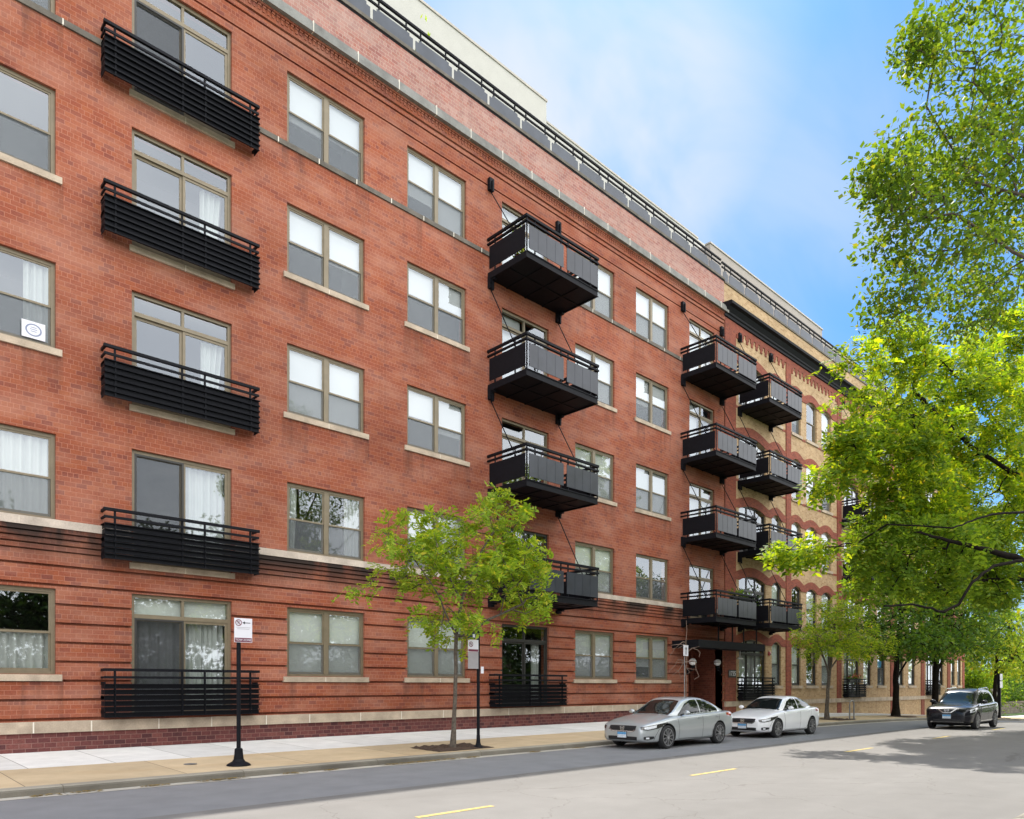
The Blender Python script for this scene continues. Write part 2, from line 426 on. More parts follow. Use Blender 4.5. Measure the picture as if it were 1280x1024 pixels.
# leaf litter lying in the gutter
lt = MB(); R = random.Random(3)
for cx in (2.75, 3.4, 4.5, 5.55, 5.9, 7.2, 8.0, 9.6, 10.1, 10.5, 10.9, 11.3, 12.0, 14.2, 16.0):
    for _ in range(44):
        x = cx + R.gauss(0, .13); y = -6.05 + R.gauss(0, .045); a = R.random()*PI; w = R.uniform(.02, .055)
        z = g(x) + .008 + R.random()*.012
        c, s_ = math.cos(a)*w, math.sin(a)*w
        lt.quad((x-c,y-s_,z), (x+s_*.5,y-c*.5,z+.006), (x+c,y+s_,z), (x-s_*.5,y+c*.5,z+.004))
tag(lt.build('leaf_litter', M['litter']), 'brown leaf litter and seed scraps lying along the gutter', 'leaf litter', kind='stuff')
def mulch(x, y, rx, ry):
    mb = MB(); n = 14; R2 = random.Random(int(x*10))
    for i in range(n+1):
        for j in range(n+1):
            u, w = -1 + 2*i/n, -1 + 2*j/n
            e = max(abs(u), abs(w))
            yy = y + ry*w; base = .131 + (yy + 5.70)*(.059/2.48) + g(x + rx*u)
            mb.v.append((x + rx*u + R2.uniform(-.03,.03), yy + R2.uniform(-.03,.03), base + .012 + (R2.uniform(.0,.05) if e < .95 else 0)))
    for i in range(n):
        for j in range(n):
            a = i*(n+1)+j; mb.f.append((a, a+n+1, a+n+2, a+1)); mb.m.append(0)
    struct(mb.build('mulch_bed', M['mulch'], fix=True))
for x in (12.35, 23.4, 36.7, 45.9, 52.9, 67.2): mulch(x, -4.85, .95, .62)
uc = MB(); uc.lathe([(.13,0), (.13,.006), (.11,.008), (.0,.008)], (5.75,-4.35,.17), 20, close=False)
tag(uc.build('utility_cover', M['steel']), 'small round metal utility cover set in the tan paving by the black sign post', 'utility cover')

# ------------------------------------------------------------------ wall pieces
def banded_wall(mb, x0, x1, bands, holes, depth=.30, m=None, ends=True):
    """bands: (z0, z1, y, mat) from bottom to top; holes: (xa, xb, za, zb). Faces look to -y."""
    xs = sorted({x0, x1} | {v for h in holes for v in h[:2] if x0 < v < x1})
    inside = lambda x, z: any(h[0] < x < h[1] and h[2] < z < h[3] for h in holes)
    for bi, (z0, z1, y, mt) in enumerate(bands):
        zs = sorted({z0, z1} | {v for h in holes for v in h[2:4] if z0 < v < z1})
        for i in range(len(xs)-1):
            xa, xb = xs[i], xs[i+1]
            for k in range(len(zs)-1):
                za, zb = zs[k], zs[k+1]
                if not inside((xa+xb)/2, (za+zb)/2):
                    mb.quad((xa,y,za), (xb,y,za), (xb,y,zb), (xa,y,zb), mt)
            if bi+1 < len(bands):
                y2 = bands[bi+1][2]
                if abs(y2-y) > 1e-4 and not inside((xa+xb)/2, z1):
                    mb.quad((xa,y,z1), (xb,y,z1), (xb,y2,z1), (xa,y2,z1), mt)
        for h in holes:   # reveals of this band
            za, zb = max(h[2], z0), min(h[3], z1)
            if zb > za:
                mb.quad((h[0],y,za), (h[0],y,zb), (h[0],depth,zb), (h[0],depth,za), mt)
                mb.quad((h[1],y,za), (h[1],depth,za), (h[1],depth,zb), (h[1],y,zb), mt)
            if z0 <= h[3] <= z1: mb.quad((h[0],y,h[3]), (h[1],y,h[3]), (h[1],depth,h[3]), (h[0],depth,h[3]), mt)
            if z0 <= h[2] <= z1: mb.quad((h[0],y,h[2]), (h[0],depth,h[2]), (h[1],depth,h[2]), (h[1],y,h[2]), mt)
        if ends:
            for xe, sgn in ((x0, -1), (x1, 1)):
                mb.quad((xe,y,z0), (xe,y,z1), (xe,.3,z1), (xe,.3,z0), mt)

def curtain_sheet(name, parent, x0, x1, z0, z1, y, mat, waves, amp=.035, gather=0, seed=0):
    mb = MB(); n = max(24, int(waves*8)); R3 = random.Random(seed); ph = R3.random()*6
    cx = (x0+x1)/2
    rows = ((z1, 1.0), ((z0+z1)/2, 1.0 - gather*.4), (z0, 1.0 - gather))
    for z, wd in rows:
        for i in range(n+1):
            u = i/n; x = x0 + (x1-x0)*u
            x = x0 + (x-x0)*wd if gather >= 0 else x1 - (x1-x)*(2-wd) if False else x
            yy = y + amp*math.sin(u*waves*2*PI + ph) + amp*.5*math.sin(u*waves*4.3 + ph*2)
            mb.v.append((x, yy, z))
    for r in range(2):
        for i in range(n):
            a = r*(n+1)+i; mb.f.append((a, a+1, a+n+2, a+n+1)); mb.m.append(0)
    return mb.build(name, mat, parent, smooth=True)

Y0 = .085   # outer face of window frames inside the wall
def frame_rect(mb, x0, x1, z0, z1, w, y0, y1, wb=None):
    wb = wb or w
    mb.box(x0, x1, y0, y1, z0, z0+wb); mb.box(x0, x1, y0, y1, z1-w, z1)
    mb.box(x0, x0+w, y0, y1, z0+wb, z1-w); mb.box(x1-w, x1, y0, y1, z0+wb, z1-w)

def hung_window(parent, x0, x1, z0, z1, style='blind', units=2, fm='frame', fw=.085, sill=True, screens=True, seed=0):
    """row of double-hung units in one frame"""
    R4 = random.Random(seed*7+1)
    fr = MB(); frame_rect(fr, x0, x1, z0, z1, fw, Y0, Y0+.10, fw*.8)
    mul = .15; uw = (x1-x0-2*fw-(units-1)*mul)/units
    zm = z0 + (z1-z0)*.49
    gl = MB(); sc = MB(); bl = []
    for k in range(units):
        a = x0+fw+k*(uw+mul); b = a+uw
        if k < units-1: fr.box(b, b+mul, Y0-.006, Y0+.104, z0+fw*.8, z1-fw)
        # upper sash outside, lower sash set back
        frame_rect(fr, a, b, zm-.03, z1-fw, .045, Y0+.018, Y0+.05)
        frame_rect(fr, a, b, z0+fw*.8, zm+.035, .045, Y0+.052, Y0+.085, .07)
        gl.quad((a+.04,Y0+.034,zm), (b-.04,Y0+.034,zm), (b-.04,Y0+.034,z1-fw-.04), (a+.04,Y0+.034,z1-fw-.04))
        gl.quad((a+.04,Y0+.068,z0+fw*.8+.05), (b-.04,Y0+.068,z0+fw*.8+.05), (b-.04,Y0+.068,zm), (a+.04,Y0+.068,zm))
        if screens: sc.quad((a+.01,Y0+.03,z0+fw*.8), (b-.01,Y0+.03,z0+fw*.8), (b-.01,Y0+.03,zm-.03), (a+.01,Y0+.03,zm-.03))
        bl.append((a, b))
    f = fr.build('window', M[fm], parent)
    gl.build('pane', M['glass'], f)
    if screens: sc.build('insect_screen', M['screen'], f)
    yb = Y0+.115
    for k, (a, b) in enumerate(bl):
        if style in ('blind', 'blindg'):
            drop = R4.choice([0.05, .05, .05, .3, .0]) if style == 'blind' else .05
            s = MB(); zb = z0 + (z1-z0)*drop
            s.box(a-.02, b+.02, yb, yb+.006, zb, z1-.02)
            s.box(a-.02, b+.02, yb-.012, yb+.016, zb-.03, zb)
            s.build('blind', M[style], f)
        elif style == 'shade':     # blind drawn over the upper sash only
            d = R4.choice([.46, .50, .40, .55]); s = MB(); zb = z0 + (z1-z0)*d
            s.box(a-.02, b+.02, yb, yb+.006, zb, z1-.02); s.box(a-.02, b+.02, yb-.012, yb+.016, zb-.03, zb)
            s.build('blind', M['blind'], f)
        elif style == 'sheer':
            curtain_sheet('curtain', f, a-.03, b+.03, z0, z1-.12, yb+.04, M['curtain'], 7, seed=seed+k)
        elif style == 'cafe':
            curtain_sheet('curtain', f, a-.03, b+.03, z0, zm-.03, yb+.02, M['curtain'], 7, seed=seed+k)
        elif style == 'sides':
            w = (b-a)*.3
            if k == 0: curtain_sheet('curtain', f, a-.02, a+w, z0, z1-.05, yb+.03, M['curtain'], 3, gather=.25, seed=seed)
            else: curtain_sheet('curtain', f, b-w*1.5, b+.05, z0, z1-.05, yb+.03, M['curtain'], 4, seed=seed)
    if sill:
        s = MB(); zt = z0-.012
        xm = (x0+x1)/2 + R4.uniform(-.1, .1)
        s.box(x0-.12, xm-.012, -.06, .10, zt-.155, zt); s.box(xm+.012, x1+.12, -.06, .10, zt-.155, zt)
        s.box(xm-.012, xm+.012, -.055, .09, zt-.15, zt-.004, 1)
        s.build('sill', [M['stone'], M['joint']], f)
    return f

def patio_door(parent, x0, x1, z0, z1, transom=.45, style='mixed', fm='frame', seed=0, leaves=2, name='balcony_door'):
    fw = .085; fr = MB(); frame_rect(fr, x0, x1, z0, z1, fw, Y0, Y0+.12, .10)
    zt = z1-fw-transom if transom else z1-fw
    gl = MB(); sc = MB()
    if transom:
        fr.box(x0+fw, x1-fw, Y0-.004, Y0+.116, zt-.10, zt)
        lw0 = (x1-x0-2*fw)/leaves
        for k in range(leaves):
            a = x0+fw+k*lw0; b = a+lw0
            if k: fr.box(a-.035, a+.035, Y0+.01, Y0+.1, zt, z1-fw)
            gl.quad((a,Y0+.05,zt), (b,Y0+.05,zt), (b,Y0+.05,z1-fw), (a,Y0+.05,z1-fw))
    top = zt-.10 if transom else zt
    lw = (x1-x0-2*fw)/leaves; zb = z0+.10
    for k in range(leaves):
        a = x0+fw+k*lw; b = a+lw
        y = Y0+.02 if k else Y0+.055
        frame_rect(fr, a, b, zb, top, .07, y, y+.034, .1)
        gl.quad((a+.06,y+.017,zb+.08), (b-.06,y+.017,zb+.08), (b-.06,y+.017,top-.06), (a+.06,y+.017,top-.06))
    f = fr.build(name, M[fm], parent)
    gl.build('pane', M['glass'], f)
    yb = Y0+.22; xm = x0+fw+lw
    R5 = random.Random(seed)
    if style in ('screened', 'sheerright', 'greyleft'):    # sliding insect screen in front of the left leaf
        s = MB(); frame_rect(s, x0+fw, xm+.02, zb, top, .05, Y0-.002, Y0+.016, .06)
        s.build('screen_frame', M['dframe'], f)
        s = MB(); s.quad((x0+fw+.04,Y0+.008,zb+.05), (xm-.02,Y0+.008,zb+.05), (xm-.02,Y0+.008,top-.04), (x0+fw+.04,Y0+.008,top-.04))
        s.build('insect_screen', M['screend'], f)
    if style == 'sheerright': curtain_sheet('curtain', f, xm+.12, x1-.1, z0, top-.05, yb, M['curtain'], 6, seed=seed)
    if style == 'greyleft':
        curtain_sheet('curtain', f, x0+.08, xm, z0, top, yb, M['curtaing'], 6, seed=seed)
        curtain_sheet('curtain', f, xm+.02, x1-.1, z0, top, yb, M['curtain'], 8, seed=seed+3)
        s = MB(); s.box(x0+.08, x1-.08, yb-.06, yb-.05, zt, z1-.06); s.build('blind', M['blindg'], f)
    if style == 'rightdrape': curtain_sheet('curtain', f, x1-.75, x1-.15, z0, top-.03, yb, M['curtain'], 4, gather=.45, seed=seed)
    if style == 'drape': curtain_sheet('curtain', f, x1-.72, x1-.32, z0, top-.03, yb, M['curtain'], 3, seed=seed)
    if style == 'blind':
        s = MB(); s.box(x0+.08, x1-.08, yb, yb+.01, z0+.3, z1-.06); s.build('blind', M['blind'], f)
    if style == 'halfblind':
        s = MB(); s.box(x0+.08, x0+.08+(x1-x0)*.45, yb, yb+.01, z0+.5, z1-.06); s.build('blind', M['blind'], f)
    return f

def juliet(parent, x0, x1, z0, z1, posts=(.06,.47,.62,.94)):
    """louvred black guard rail in front of a tall door"""
    D = .34; fr = MB()
    H = z1-z0
    fr.box(x0-.02, x1+.02, -D-.03, -D+.05, z1-.07, z1)            # top rail
    fr.box(x0-.01, x1+.01, -D-.01, -D+.03, z1-.25, z1-.19)
    for xe in (x0, x1):
        s = -1 if xe == x0 else 1
        fr.box(min(xe, xe-s*.05), max(xe, xe-s*.05), -D+.05, -.0, z1-.07, z1-.004)
        fr.box(min(xe, xe-s*.04), max(xe, xe-s*.04), -D+.03, -.0, z1-.245, z1-.195)
        for zz in (z0+.1, z0+.45, z0+.8): fr.box(min(xe, xe-s*.04), max(xe, xe-s*.04), -D+.05, 0, zz, zz+.07)
    for u in posts:
        x = x0+(x1-x0)*u; fr.box(x-.022, x+.022, -D+.0, -D+.045, z0+.02, z1-.07)
    f = fr.build('juliet_balcony', M['black'], parent)
    zt = z1-.36; n = 6; hh = (zt-z0)/n
    for k in range(n):    # channel-shaped boards with small lips
        a = z0+k*hh; b = a+hh-.02
        s = MB()
        s.box(x0, x1, -D-.012, -D-.002, a, b)
        s.box(x0-.012, x1+.012, -D-.080, -D-.012, b-.018, b); s.box(x0-.012, x1+.012, -D-.045, -D-.012, a, a+.014)
        for xe in (x0, x1-.012): s.box(xe, xe+.012, -D-.002, -.05, a+.004, b-.004)
        for u in posts:
            x = x0+(x1-x0)*u; s.box(x-.02, x+.02, -D-.045, -D-.012, a+.014, b-.016)
        s.build('louvre_board', M['black'], f)
    return f

def balcony(parent, x0, x1, zb, P, rods=True, zanchor=None, seed=0, xr=None, xl=None):
    """steel balcony hung from the wall: channel frame, deck, panels, two rails, tie rods"""
    R6 = random.Random(seed); zt = zb+.24
    d = MB()
    d.box(x0, x1, -P, -P+.05, zb, zt); d.box(x0-.012, x1+.012, -P-.03, -P-.0005, zt-.03, zt+.001); d.box(x0-.012, x1+.012, -P-.03, -P-.0005, zb-.001, zb+.025)
    d.box(x0, x0+.05, -P+.05, 0, zb, zt); d.box(x1-.05, x1, -P+.05, 0, zb, zt)
    d.box(x0+.05, x1-.05, -P+.05, 0, zb+.055, zt-.03)
    nb = 4
    for k in range(1, nb):
        x = x0+(x1-x0)*k/nb; d.box(x-.04, x+.04, -P+.05, 0, zb+.025, zb+.055)
    d.box(x0+.05, x1-.05, -P*.5-.05, -P*.5+.05, zb+.03, zb+.0545)
    b = d.build('balcony', M['black'], parent)
    for xx in (x0+.10, x1-.10):
        k = MB(); k.box(xx-.09, xx+.09, -.16, 0, zb-.14, zb-.001); k.box(xx-.07, xx+.07, -.32, -.16, zb-.06, zb-.001)
        k.build('wall_bracket', M['black'], b)
    ra = MB(); h1, h2 = zt+1.06, zt+1.25
    for z, w in ((h2, .085), (h1, .06)):
        ra.box(x0-.04, x1+.04, -P-.05, -P+.04, z-w, z)
        ra.box(x0-.04, x0+.05, -P+.04, -.0, z-w, z-.003); ra.box(x1-.05, x1+.04, -P+.04, -.0, z-w, z-.003)
    px = [x0+.02, x0+.42, x0+(x1-x0)*.46, x0+(x1-x0)*.56, x1-.42, x1-.02]
    for x in px: ra.box(x-.02, x+.02, -P-.02, -P+.02, zt, h2-.085)
    for x in (x0, x1):
        for y in (-P*.72, -P*.2): ra.box(x-.02, x+.02, y-.02, y+.02, zt, h2-.085)
    ra.build('railing', M['black'], b)
    za, zc = zt+.10, zt+.90
    xm = x0+(x1-x0)*.51
    for a, c in ((x0+.10, xm-.09), (xm+.09, x1-.04)):
        s = MB(); s.box(a, c, -P-.045, -P-.023, za, zc)
        n = 4
        for q in range(1, n):       # faint vertical seams
            x = a+(c-a)*q/n; s.box(x-.006, x+.006, -P-.05, -P-.0455, za, zc)
        s.build('panel', M['panel'], b)
    for xx in (x0-.03, x1+.008):
        s = MB(); s.box(xx, xx+.022, -P+.04, -.12, za, zc); s.build('panel', M['black'], b)  # same panels in a darker colour, the shade of the sides painted in
    if rods and zanchor:
        for xx in ((xl or x0+.1), (xr or x1-.1)):
            s = MB(); s.bar((xx,-.06,zanchor-.25), (xx,-P+.12,zt+.02), .028)
            s.box(xx-.11, xx+.11, -.13, 0, zanchor-.22, zanchor+.22); s.box(xx-.03, xx+.03, -.2, -.13, zanchor-.3, zanchor+.1)
            s.build('tie_rod', M['black'], b)
    return b

def roof_rail(parent, x0, x1, y, zp, zr):
    """guard rail along the roof edge with sheet panels below"""
    rl = MB(); rl.box(x0, x1, y-.04, y+.04, zr-.075, zr); rl.box(x0, x1, y-.03, y+.03, zr-.30, zr-.24)
    xs = []; x = x0+.6
    while x < x1: xs.append(x); x += 1.68
    for x in xs:
        for dx in (-.30, .30): rl.box(x+dx-.022, x+dx+.022, y-.02, y+.02, zp, zr-.07)
    o = rl.build('roof_railing', M['black'], parent)
    prev = x0
    for x in xs+[x1]:
        a, b = prev+.055, x-.055
        if b-a > .2:
            s = MB(); s.box(a, b, y-.05, y-.03, zp+.05, zr-.52); s.box(a+.14, b-.14, y-.05, y-.03, zr-.519, zr-.43)
            s.build('panel', M['panelg'], o)
        prev = x
    return o
FL = [(2.07,4.09), (5.71,7.74), (9.75,11.79), (13.83,15.88), (17.62,19.72)]

# ------------------------------------------------------------------ red brick building
XA, XB = -6.0, 34.45
red = thing('red_brick_building', 'long red brick apartment building with bronze windows, black balconies and a cream penthouse', 'building', (17,0,.25))
WX = [(1.6,4.25,'A'), (10.1,12.73,'C'), (14.36,16.92,'D'), (22.76,25.33,'F'), (26.88,29.44,'G')]
DB = [1.0, 4.9, 8.87, 12.88, 16.78]
holes = [(a, b, z0, z1) for a, b, _ in WX for z0, z1 in FL]
dB = [(5.91,8.47,z,t) for z, t in zip(DB, (4.12,7.77,11.77,15.88,19.83))]
dE = [(18.65,21.18,z,t) for z, t in zip((1.0,5.03,8.93,12.76,16.84), (4.1,7.75,11.77,15.86,19.8))]
dH = [(31.2,33.5,z,t) for z, t in zip((5.03,8.93,12.76,16.84), (7.75,11.77,15.86,19.8))]
ENT = (31.1,34.28,.1,3.75)
holes += dB+dE+dH+[ENT]
bands = [(.69,.97,-.0,0)]
zg = [1.01+.452*k for k in range(9)]
prev = .97
for z in zg:
    bands.append((prev, z-.03, 0, 0)); bands.append((z-.03, z+.03, .09, 0)); prev = z+.03
bands += [(prev,4.95,0,0), (4.95,4.985,.05,0), (4.985,5.09,-.03,0), (5.09,5.125,.02,0), (5.125,5.23,-.055,0), (5.23,5.265,.0,0), (5.265,5.36,-.08,0), (5.36,5.395,-.02,0), (5.395,5.70,-.10,0),
          (5.70,17.5,0,0), (17.5,20.03,0,0), (20.03,20.085,.07,0), (20.085,20.56,0,0), (20.56,20.61,.06,0), (20.61,20.74,-.02,0), (20.74,20.79,.04,0), (20.79,21.14,-.05,0), (21.14,21.46,-.05,0)]
w = MB(); banded_wall(w, XA, XB, bands, holes, .42)
rw = w.build('wall', M['red'], red)
w = MB(); banded_wall(w, XA, XB, [(21.46,22.86,0,0)], [], .42); w.build('parapet', M['pale'], red)
w = MB(); w.box(XA, XB-.002, -.05, .45, 22.86, 22.97); w.box(XA, XB-.002, -.02, .45, 22.80, 22.859, 1)
w.build('parapet_coping', [M['sooty'], M['black']], red)
w = MB()
for a, b in ((XA, ENT[0]), (ENT[1], XB)): banded_wall(w, a, b, [(-1.2,.70,-.018,0)], [], .42)
w.build('plinth', M['plinth'], red)
w = MB(); x = XA; R = random.Random(11)
while x < XB-.1:
    x2 = x+R.choice([1.35,1.55,1.75,1.2]); x2 = min(x2, XB-.002)
    a, b = x, x2
    if not (a < ENT[1] and b > ENT[0]):
        w.box(a, b-.03, -.07, .05, .69, .955+R.uniform(-.004,.004)); w.box(b-.03, b, -.066, .05, .692, .95, 1)
    elif a < ENT[0]: w.box(a, ENT[0]-.03, -.07, .05, .69, .955)
    x = x2
w.build('base_stone_course', [M['stone'], M['joint']], red)
w = MB()     # pale belt course below the second-floor windows, broken at the doors
for a, b in ((XA,5.86), (8.52,18.6), (21.23,31.15), (33.55,XB-.02)):
    x = a; w = MB()
    while x < b-.01:
        x2 = min(x+1.9, b); w.box(x, x2-.012, -.125, .05, 5.50, 5.695); w.box(x2-.012, x2, -.12, .05, 5.503, 5.69, 1); x = x2
    w.build('belt_course', [M['belt'], M['joint']], red)
w = MB()     # thin sooty course under the top-floor windows
for a, b in ((XA,5.86), (8.52,18.6), (21.23,31.15), (33.55,XB-.02)):
    x = a; w = MB()
    while x < b-.01:
        x2 = min(x+1.3, b); w.box(x, x2-.03, -.05, .05, 17.46, 17.605); w.box(x2-.03, x2, -.055, .05, 17.462, 17.607, 1); x = x2
    w.build('upper_belt_course', [M['sooty'], M['joint']], red)
w = MB(); x = XA+.05
while x < XB-.2:
    e = R.uniform(-.01, .01); w.box(x, x+.075, -.072, -.048, 20.90+e*2, 21.0); w.box(x, x+.10, -.09, -.048, 21.0, 21.06); x += .145+e
w.box(XA, XB-.002, -.115, -.048, 21.06, 21.128)
w.build('dentil_course', M['red'], red)
w = MB(); x = XA
while x < XB:
    x2 = min(x+1.53, XB+.06); w.box(x, x2-.025, -.24, .02, 21.13, 21.36); w.box(x, x2-.025, -.19, .02, 21.36, 21.46); w.box(x2-.025, x2, -.245, .02, 21.132, 21.455, 1); x = x2
w.build('cornice', [M['cornice'], M['joint']], red)
# interior, roof and back so the block is solid
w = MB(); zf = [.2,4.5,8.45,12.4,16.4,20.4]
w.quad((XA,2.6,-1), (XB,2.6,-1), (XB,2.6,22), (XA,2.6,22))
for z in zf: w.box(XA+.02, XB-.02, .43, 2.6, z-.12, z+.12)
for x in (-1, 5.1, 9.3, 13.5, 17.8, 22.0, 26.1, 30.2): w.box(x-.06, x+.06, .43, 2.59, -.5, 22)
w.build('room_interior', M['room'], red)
w = MB(); w.box(XA, XB, .46, 20, 22.3, 22.4); w.box(XA, XA+.3, .43, 20, -1, 22.3); w.box(XA, XB, 19.7, 20, -1, 22.3); w.build('roof', M['roofing'], red)
# penthouse
w = MB(); w.box(XA, 22.94, 1.8, 12, 22.4, 26.86); w.box(22.9405, 35.6, 1.85, 12, 22.4, 26.02); w.build('penthouse', M['stucco'], red)
w = MB(); w.box(XA, 22.98, 1.76, 2.1, 26.86, 26.95); w.box(22.985, 34.9, 1.81, 2.1, 26.02, 26.1); w.build('penthouse_coping', M['coping'], red)
roof_rail(red, XA, XB, .2, 22.97, 24.05)
# windows
ST = {'A': ['cafe','sheer','rightdrape','plain','plain'], 'C': ['blindg','sides','blind','shade','shade'], 'D': ['blindg','blind','shade','shade','blind'],
      'F': ['blind','blindg','blind','blind','blind'], 'G': ['blind','plain','blind','shade','blind']}
n = 0
for a, b, k in WX:
    for fi, (z0, z1) in enumerate(FL):
        st = ST[k][fi]; n += 1
        f = hung_window(red, a, b, z0, z1, screens=st not in ('cafe',), style={'rightdrape':'sides','plain':'none'}.get(st, st), seed=n, sill=fi in (0,2,3))
        if k == 'A' and fi == 2:
            s = MB(); s.box(3.58, 4.05, Y0+.0, Y0+.01, z0+.13, z0+.52); s.build('paper_notice', M['signw'], f)
            s = MB()
            for i in range(20):
                a0, a1 = 2*PI*i/20, 2*PI*(i+1)/20
                q = lambda t, r: (3.815+r*1.15*math.cos(t), Y0-.003, z0+.325+r*math.sin(t))
                s.quad(q(a0,.115), q(a1,.115), q(a1,.145), q(a0,.145))
            for i, ww in enumerate((.06,.075,.06)): s.quad((3.815-ww,Y0-.003,z0+.375-.045*i), (3.815+ww,Y0-.003,z0+.375-.045*i), (3.815+ww,Y0-.003,z0+.39-.045*i), (3.815-ww,Y0-.003,z0+.39-.045*i))
            s.build('notice_print', simple('grey_blue_ink', (.22,.25,.36), .6, var=0), f)
for i, (h, st, tr) in enumerate(zip(dB, ('greyleft','sheerright','rightdrape','rightdrape','screened'), (.42,0,.40,.40,.42))):
    patio_door(red, *h, tr, st, seed=i)
    jz = [(1.02,2.22), (4.88,6.12), (8.82,10.08), (12.82,14.06), (16.66,17.92)][i]
    juliet(red, 5.20, 9.08, *jz)
    if i:
        s = MB(); s.box(5.85, 7.2, -.06, .3, h[2]-.16, h[2]-.01); s.box(7.22, 8.53, -.06, .3, h[2]-.16, h[2]-.01); s.box(7.2, 7.22, -.055, .3, h[2]-.157, h[2]-.015, 1)
        s.build('door_sill', [M['stone'], M['joint']], red)
for i, (h, st, tr) in enumerate(zip(dE, ('drape','plain','plain','halfblind','blind'), (.45,.45,.45,.45,.45))):
    patio_door(red, *h, tr, st, seed=20+i, fm='dframe' if i < 2 else 'frame')
for i, (h, st) in enumerate(zip(dH, ('plain','blind','halfblind','blind'))):
    patio_door(red, *h, .45, st, seed=30+i)
juliet(red, 18.0, 21.85, 1.02, 2.22)
for i, (zb, za) in enumerate(((4.80,8.75), (8.70,12.45), (12.52,16.5), (16.60,20.08))):
    balcony(red, 17.94, 21.77, zb, 2.0, True, za, seed=i)
    balcony(red, 30.45, 34.2, zb-.03, 1.9, True, za, seed=40+i)
# porch under the balconies
w = MB(); ex0, ex1, _, ez = ENT
w.quad((ex0,0,-.3), (ex0,0,ez), (ex0,1.7,ez), (ex0,1.7,-.3)); w.quad((ex1,0,-.3), (ex1,1.7,-.3), (ex1,1.7,ez), (ex1,0,ez))
w.quad((ex0,1.7,-.3), (ex1,1.7,-.3), (ex1,1.7,ez), (ex0,1.7,ez)); w.quad((ex0,0,ez), (ex1,0,ez), (ex1,1.7,ez), (ex0,1.7,ez))
w.box(33.0, 33.12, 1.4, 1.69, .2, ez-.01); w.box(33.6, 33.7, 1.45, 1.69, .2, ez-.01)
w.quad((ex0,-.02,.264), (ex1,-.02,.264), (ex1,1.7,.27), (ex0,1.7,.27))
w.build('entrance_porch', M['dim'], red)
d = MB(); frame_rect(d, 31.15, 33.0, .27, 2.9, .1, 1.5, 1.69, .02); fdoor = d.build('entrance_door', M['dframe'], red)
d = MB(); d.box(31.9, 32.9, 1.56, 1.6, .3, 2.78); d.build('door_leaf', M['doorwood'], fdoor)
d = MB(); d.box(31.26, 31.8, 1.58, 1.60, .3, 2.78); d.build('side_light', M['cglass'], fdoor)
d = MB(); d.tube([(32.0,1.52,1.1), (32.0,1.52,1.5)], .02); d.build('handle', M['steel'], fdoor)
c = MB(); c.box(29.7, 36.0, -1.45, -.0, 3.88, 3.93); c.box(29.7, 36.0, -1.45, -1.38, 3.58, 3.88)
c.box(29.7, 29.78, -1.38, -.0, 3.58, 3.88); c.box(35.92, 36.0, -1.38, 0, 3.58, 3.88); c.box(29.78, 35.92, -1.38, -.0, 3.62, 3.68)
can = c.build('canopy', M['black'], red)
for x in (31.6, 32.9, 34.0, 35.3):
    c = MB(); c.bar((x,-1.35,3.92), (x,-1.35,4.79), .05); c.build('canopy_hanger', M['black'], can)
def globe_lamp(x, y, z, wx, wy):
    """wx, wy: offset from the lamp to the wall that carries it"""
    b = MB(); b.tube([(x+wx,y+wy,z-.45), (x+wx*.08,y+wy*.08,z-.42), (x,y,z-.2)], .03); b.lathe([(.11,0), (.12,.06), (.06,.12)], (x,y,z-.30), 16)
    b.box(x+wx-.05, x+wx+.05, y+wy-.05, y+wy+.05, z-.62, z-.3)
    o = b.build('globe_lamp', M['black'], red)
    s = MB(); s.lathe([(.180*math.sin(PI*i/12)+.001, -.180*math.cos(PI*i/12)) for i in range(13)], (x,y,z), 24); s.build('globe', M['globe'], o, smooth=True)
    s = MB(); s.lathe([(.183,-.012), (.187,0), (.183,.012)], (x,y,z), 24, close=False); s.build('globe_band', M['trimblack'], o)
globe_lamp(30.98, -.32, 2.95, 0, .30)
globe_lamp(33.98, .12, 3.0, .30, 0)
pl = MB(); pl.tube([(35.0,-.6,3.6), (35.0,-.6,3.3)], .015); pl.lathe([(.14,0), (.15,.04), (.05,.14)], (35.0,-.6,3.17), 16); pl.build('pendant_lamp', M['globe'], red)

# ------------------------------------------------------------------ tan brick building
TX0, TX1 = 34.45, 76.4
tan = thing('tan_brick_building', 'tan brick loft building with red arched bands and pilasters beyond the red building', 'building', (55,0,0))
TF = [(1.8,4.3), (5.3,7.72), (9.14,11.55), (12.9,15.32), (16.8,19.22)]
TD = [1.0, 5.03, 8.93, 12.76, 16.84]
PIL = [(34.46,35.57), (41.32,41.93), (48.5,49.14), (58.0,58.85), (64.72,65.5), (71.5,72.25), (75.9,76.4)]
BAY = [(35.57,41.32,[(35.95,38.9,'d'), (39.62,40.75,'w')]), (41.93,48.5,[(42.1,43.3,'w'), (44.05,45.5,'w'), (46.2,47.65,'w')]),
       (49.14,58.0,[(49.65,52.2,'d'), (52.95,54.35,'w'), (55.5,57.0,'w')]), (58.85,64.72,[(59.5,60.8,'w'), (61.9,63.4,'w')]),
       (65.5,71.5,[(66.0,68.3,'d'), (69.1,70.5,'w')]), (72.25,75.9,[(72.6,73.7,'w'), (74.4,75.5,'w')])]
holes = []; ops = []
for b0, b1, op in BAY:
    for xa, xb, k in op:
        for fi, (z0, z1) in enumerate(TF):
            zb = TD[fi] if k == 'd' else z0
            rise = .30 if k == 'd' else .24
            holes.append((xa, xb, zb, z1)); ops.append((xa, xb, zb, z1, k, fi, rise))
w = MB(); banded_wall(w, TX0, TX1, [(-2.2,.70,-.02,0), (.70,.97,0,0), (.97,22.75,0,0)], holes, .36)
def arc(xa, xb, z1, rise, n=10):
    """springing at z1-rise, crown at z1"""
    return [(xa+(xb-xa)*i/n, z1-rise+rise*math.sin(PI*i/n)**.8) for i in range(n+1)]
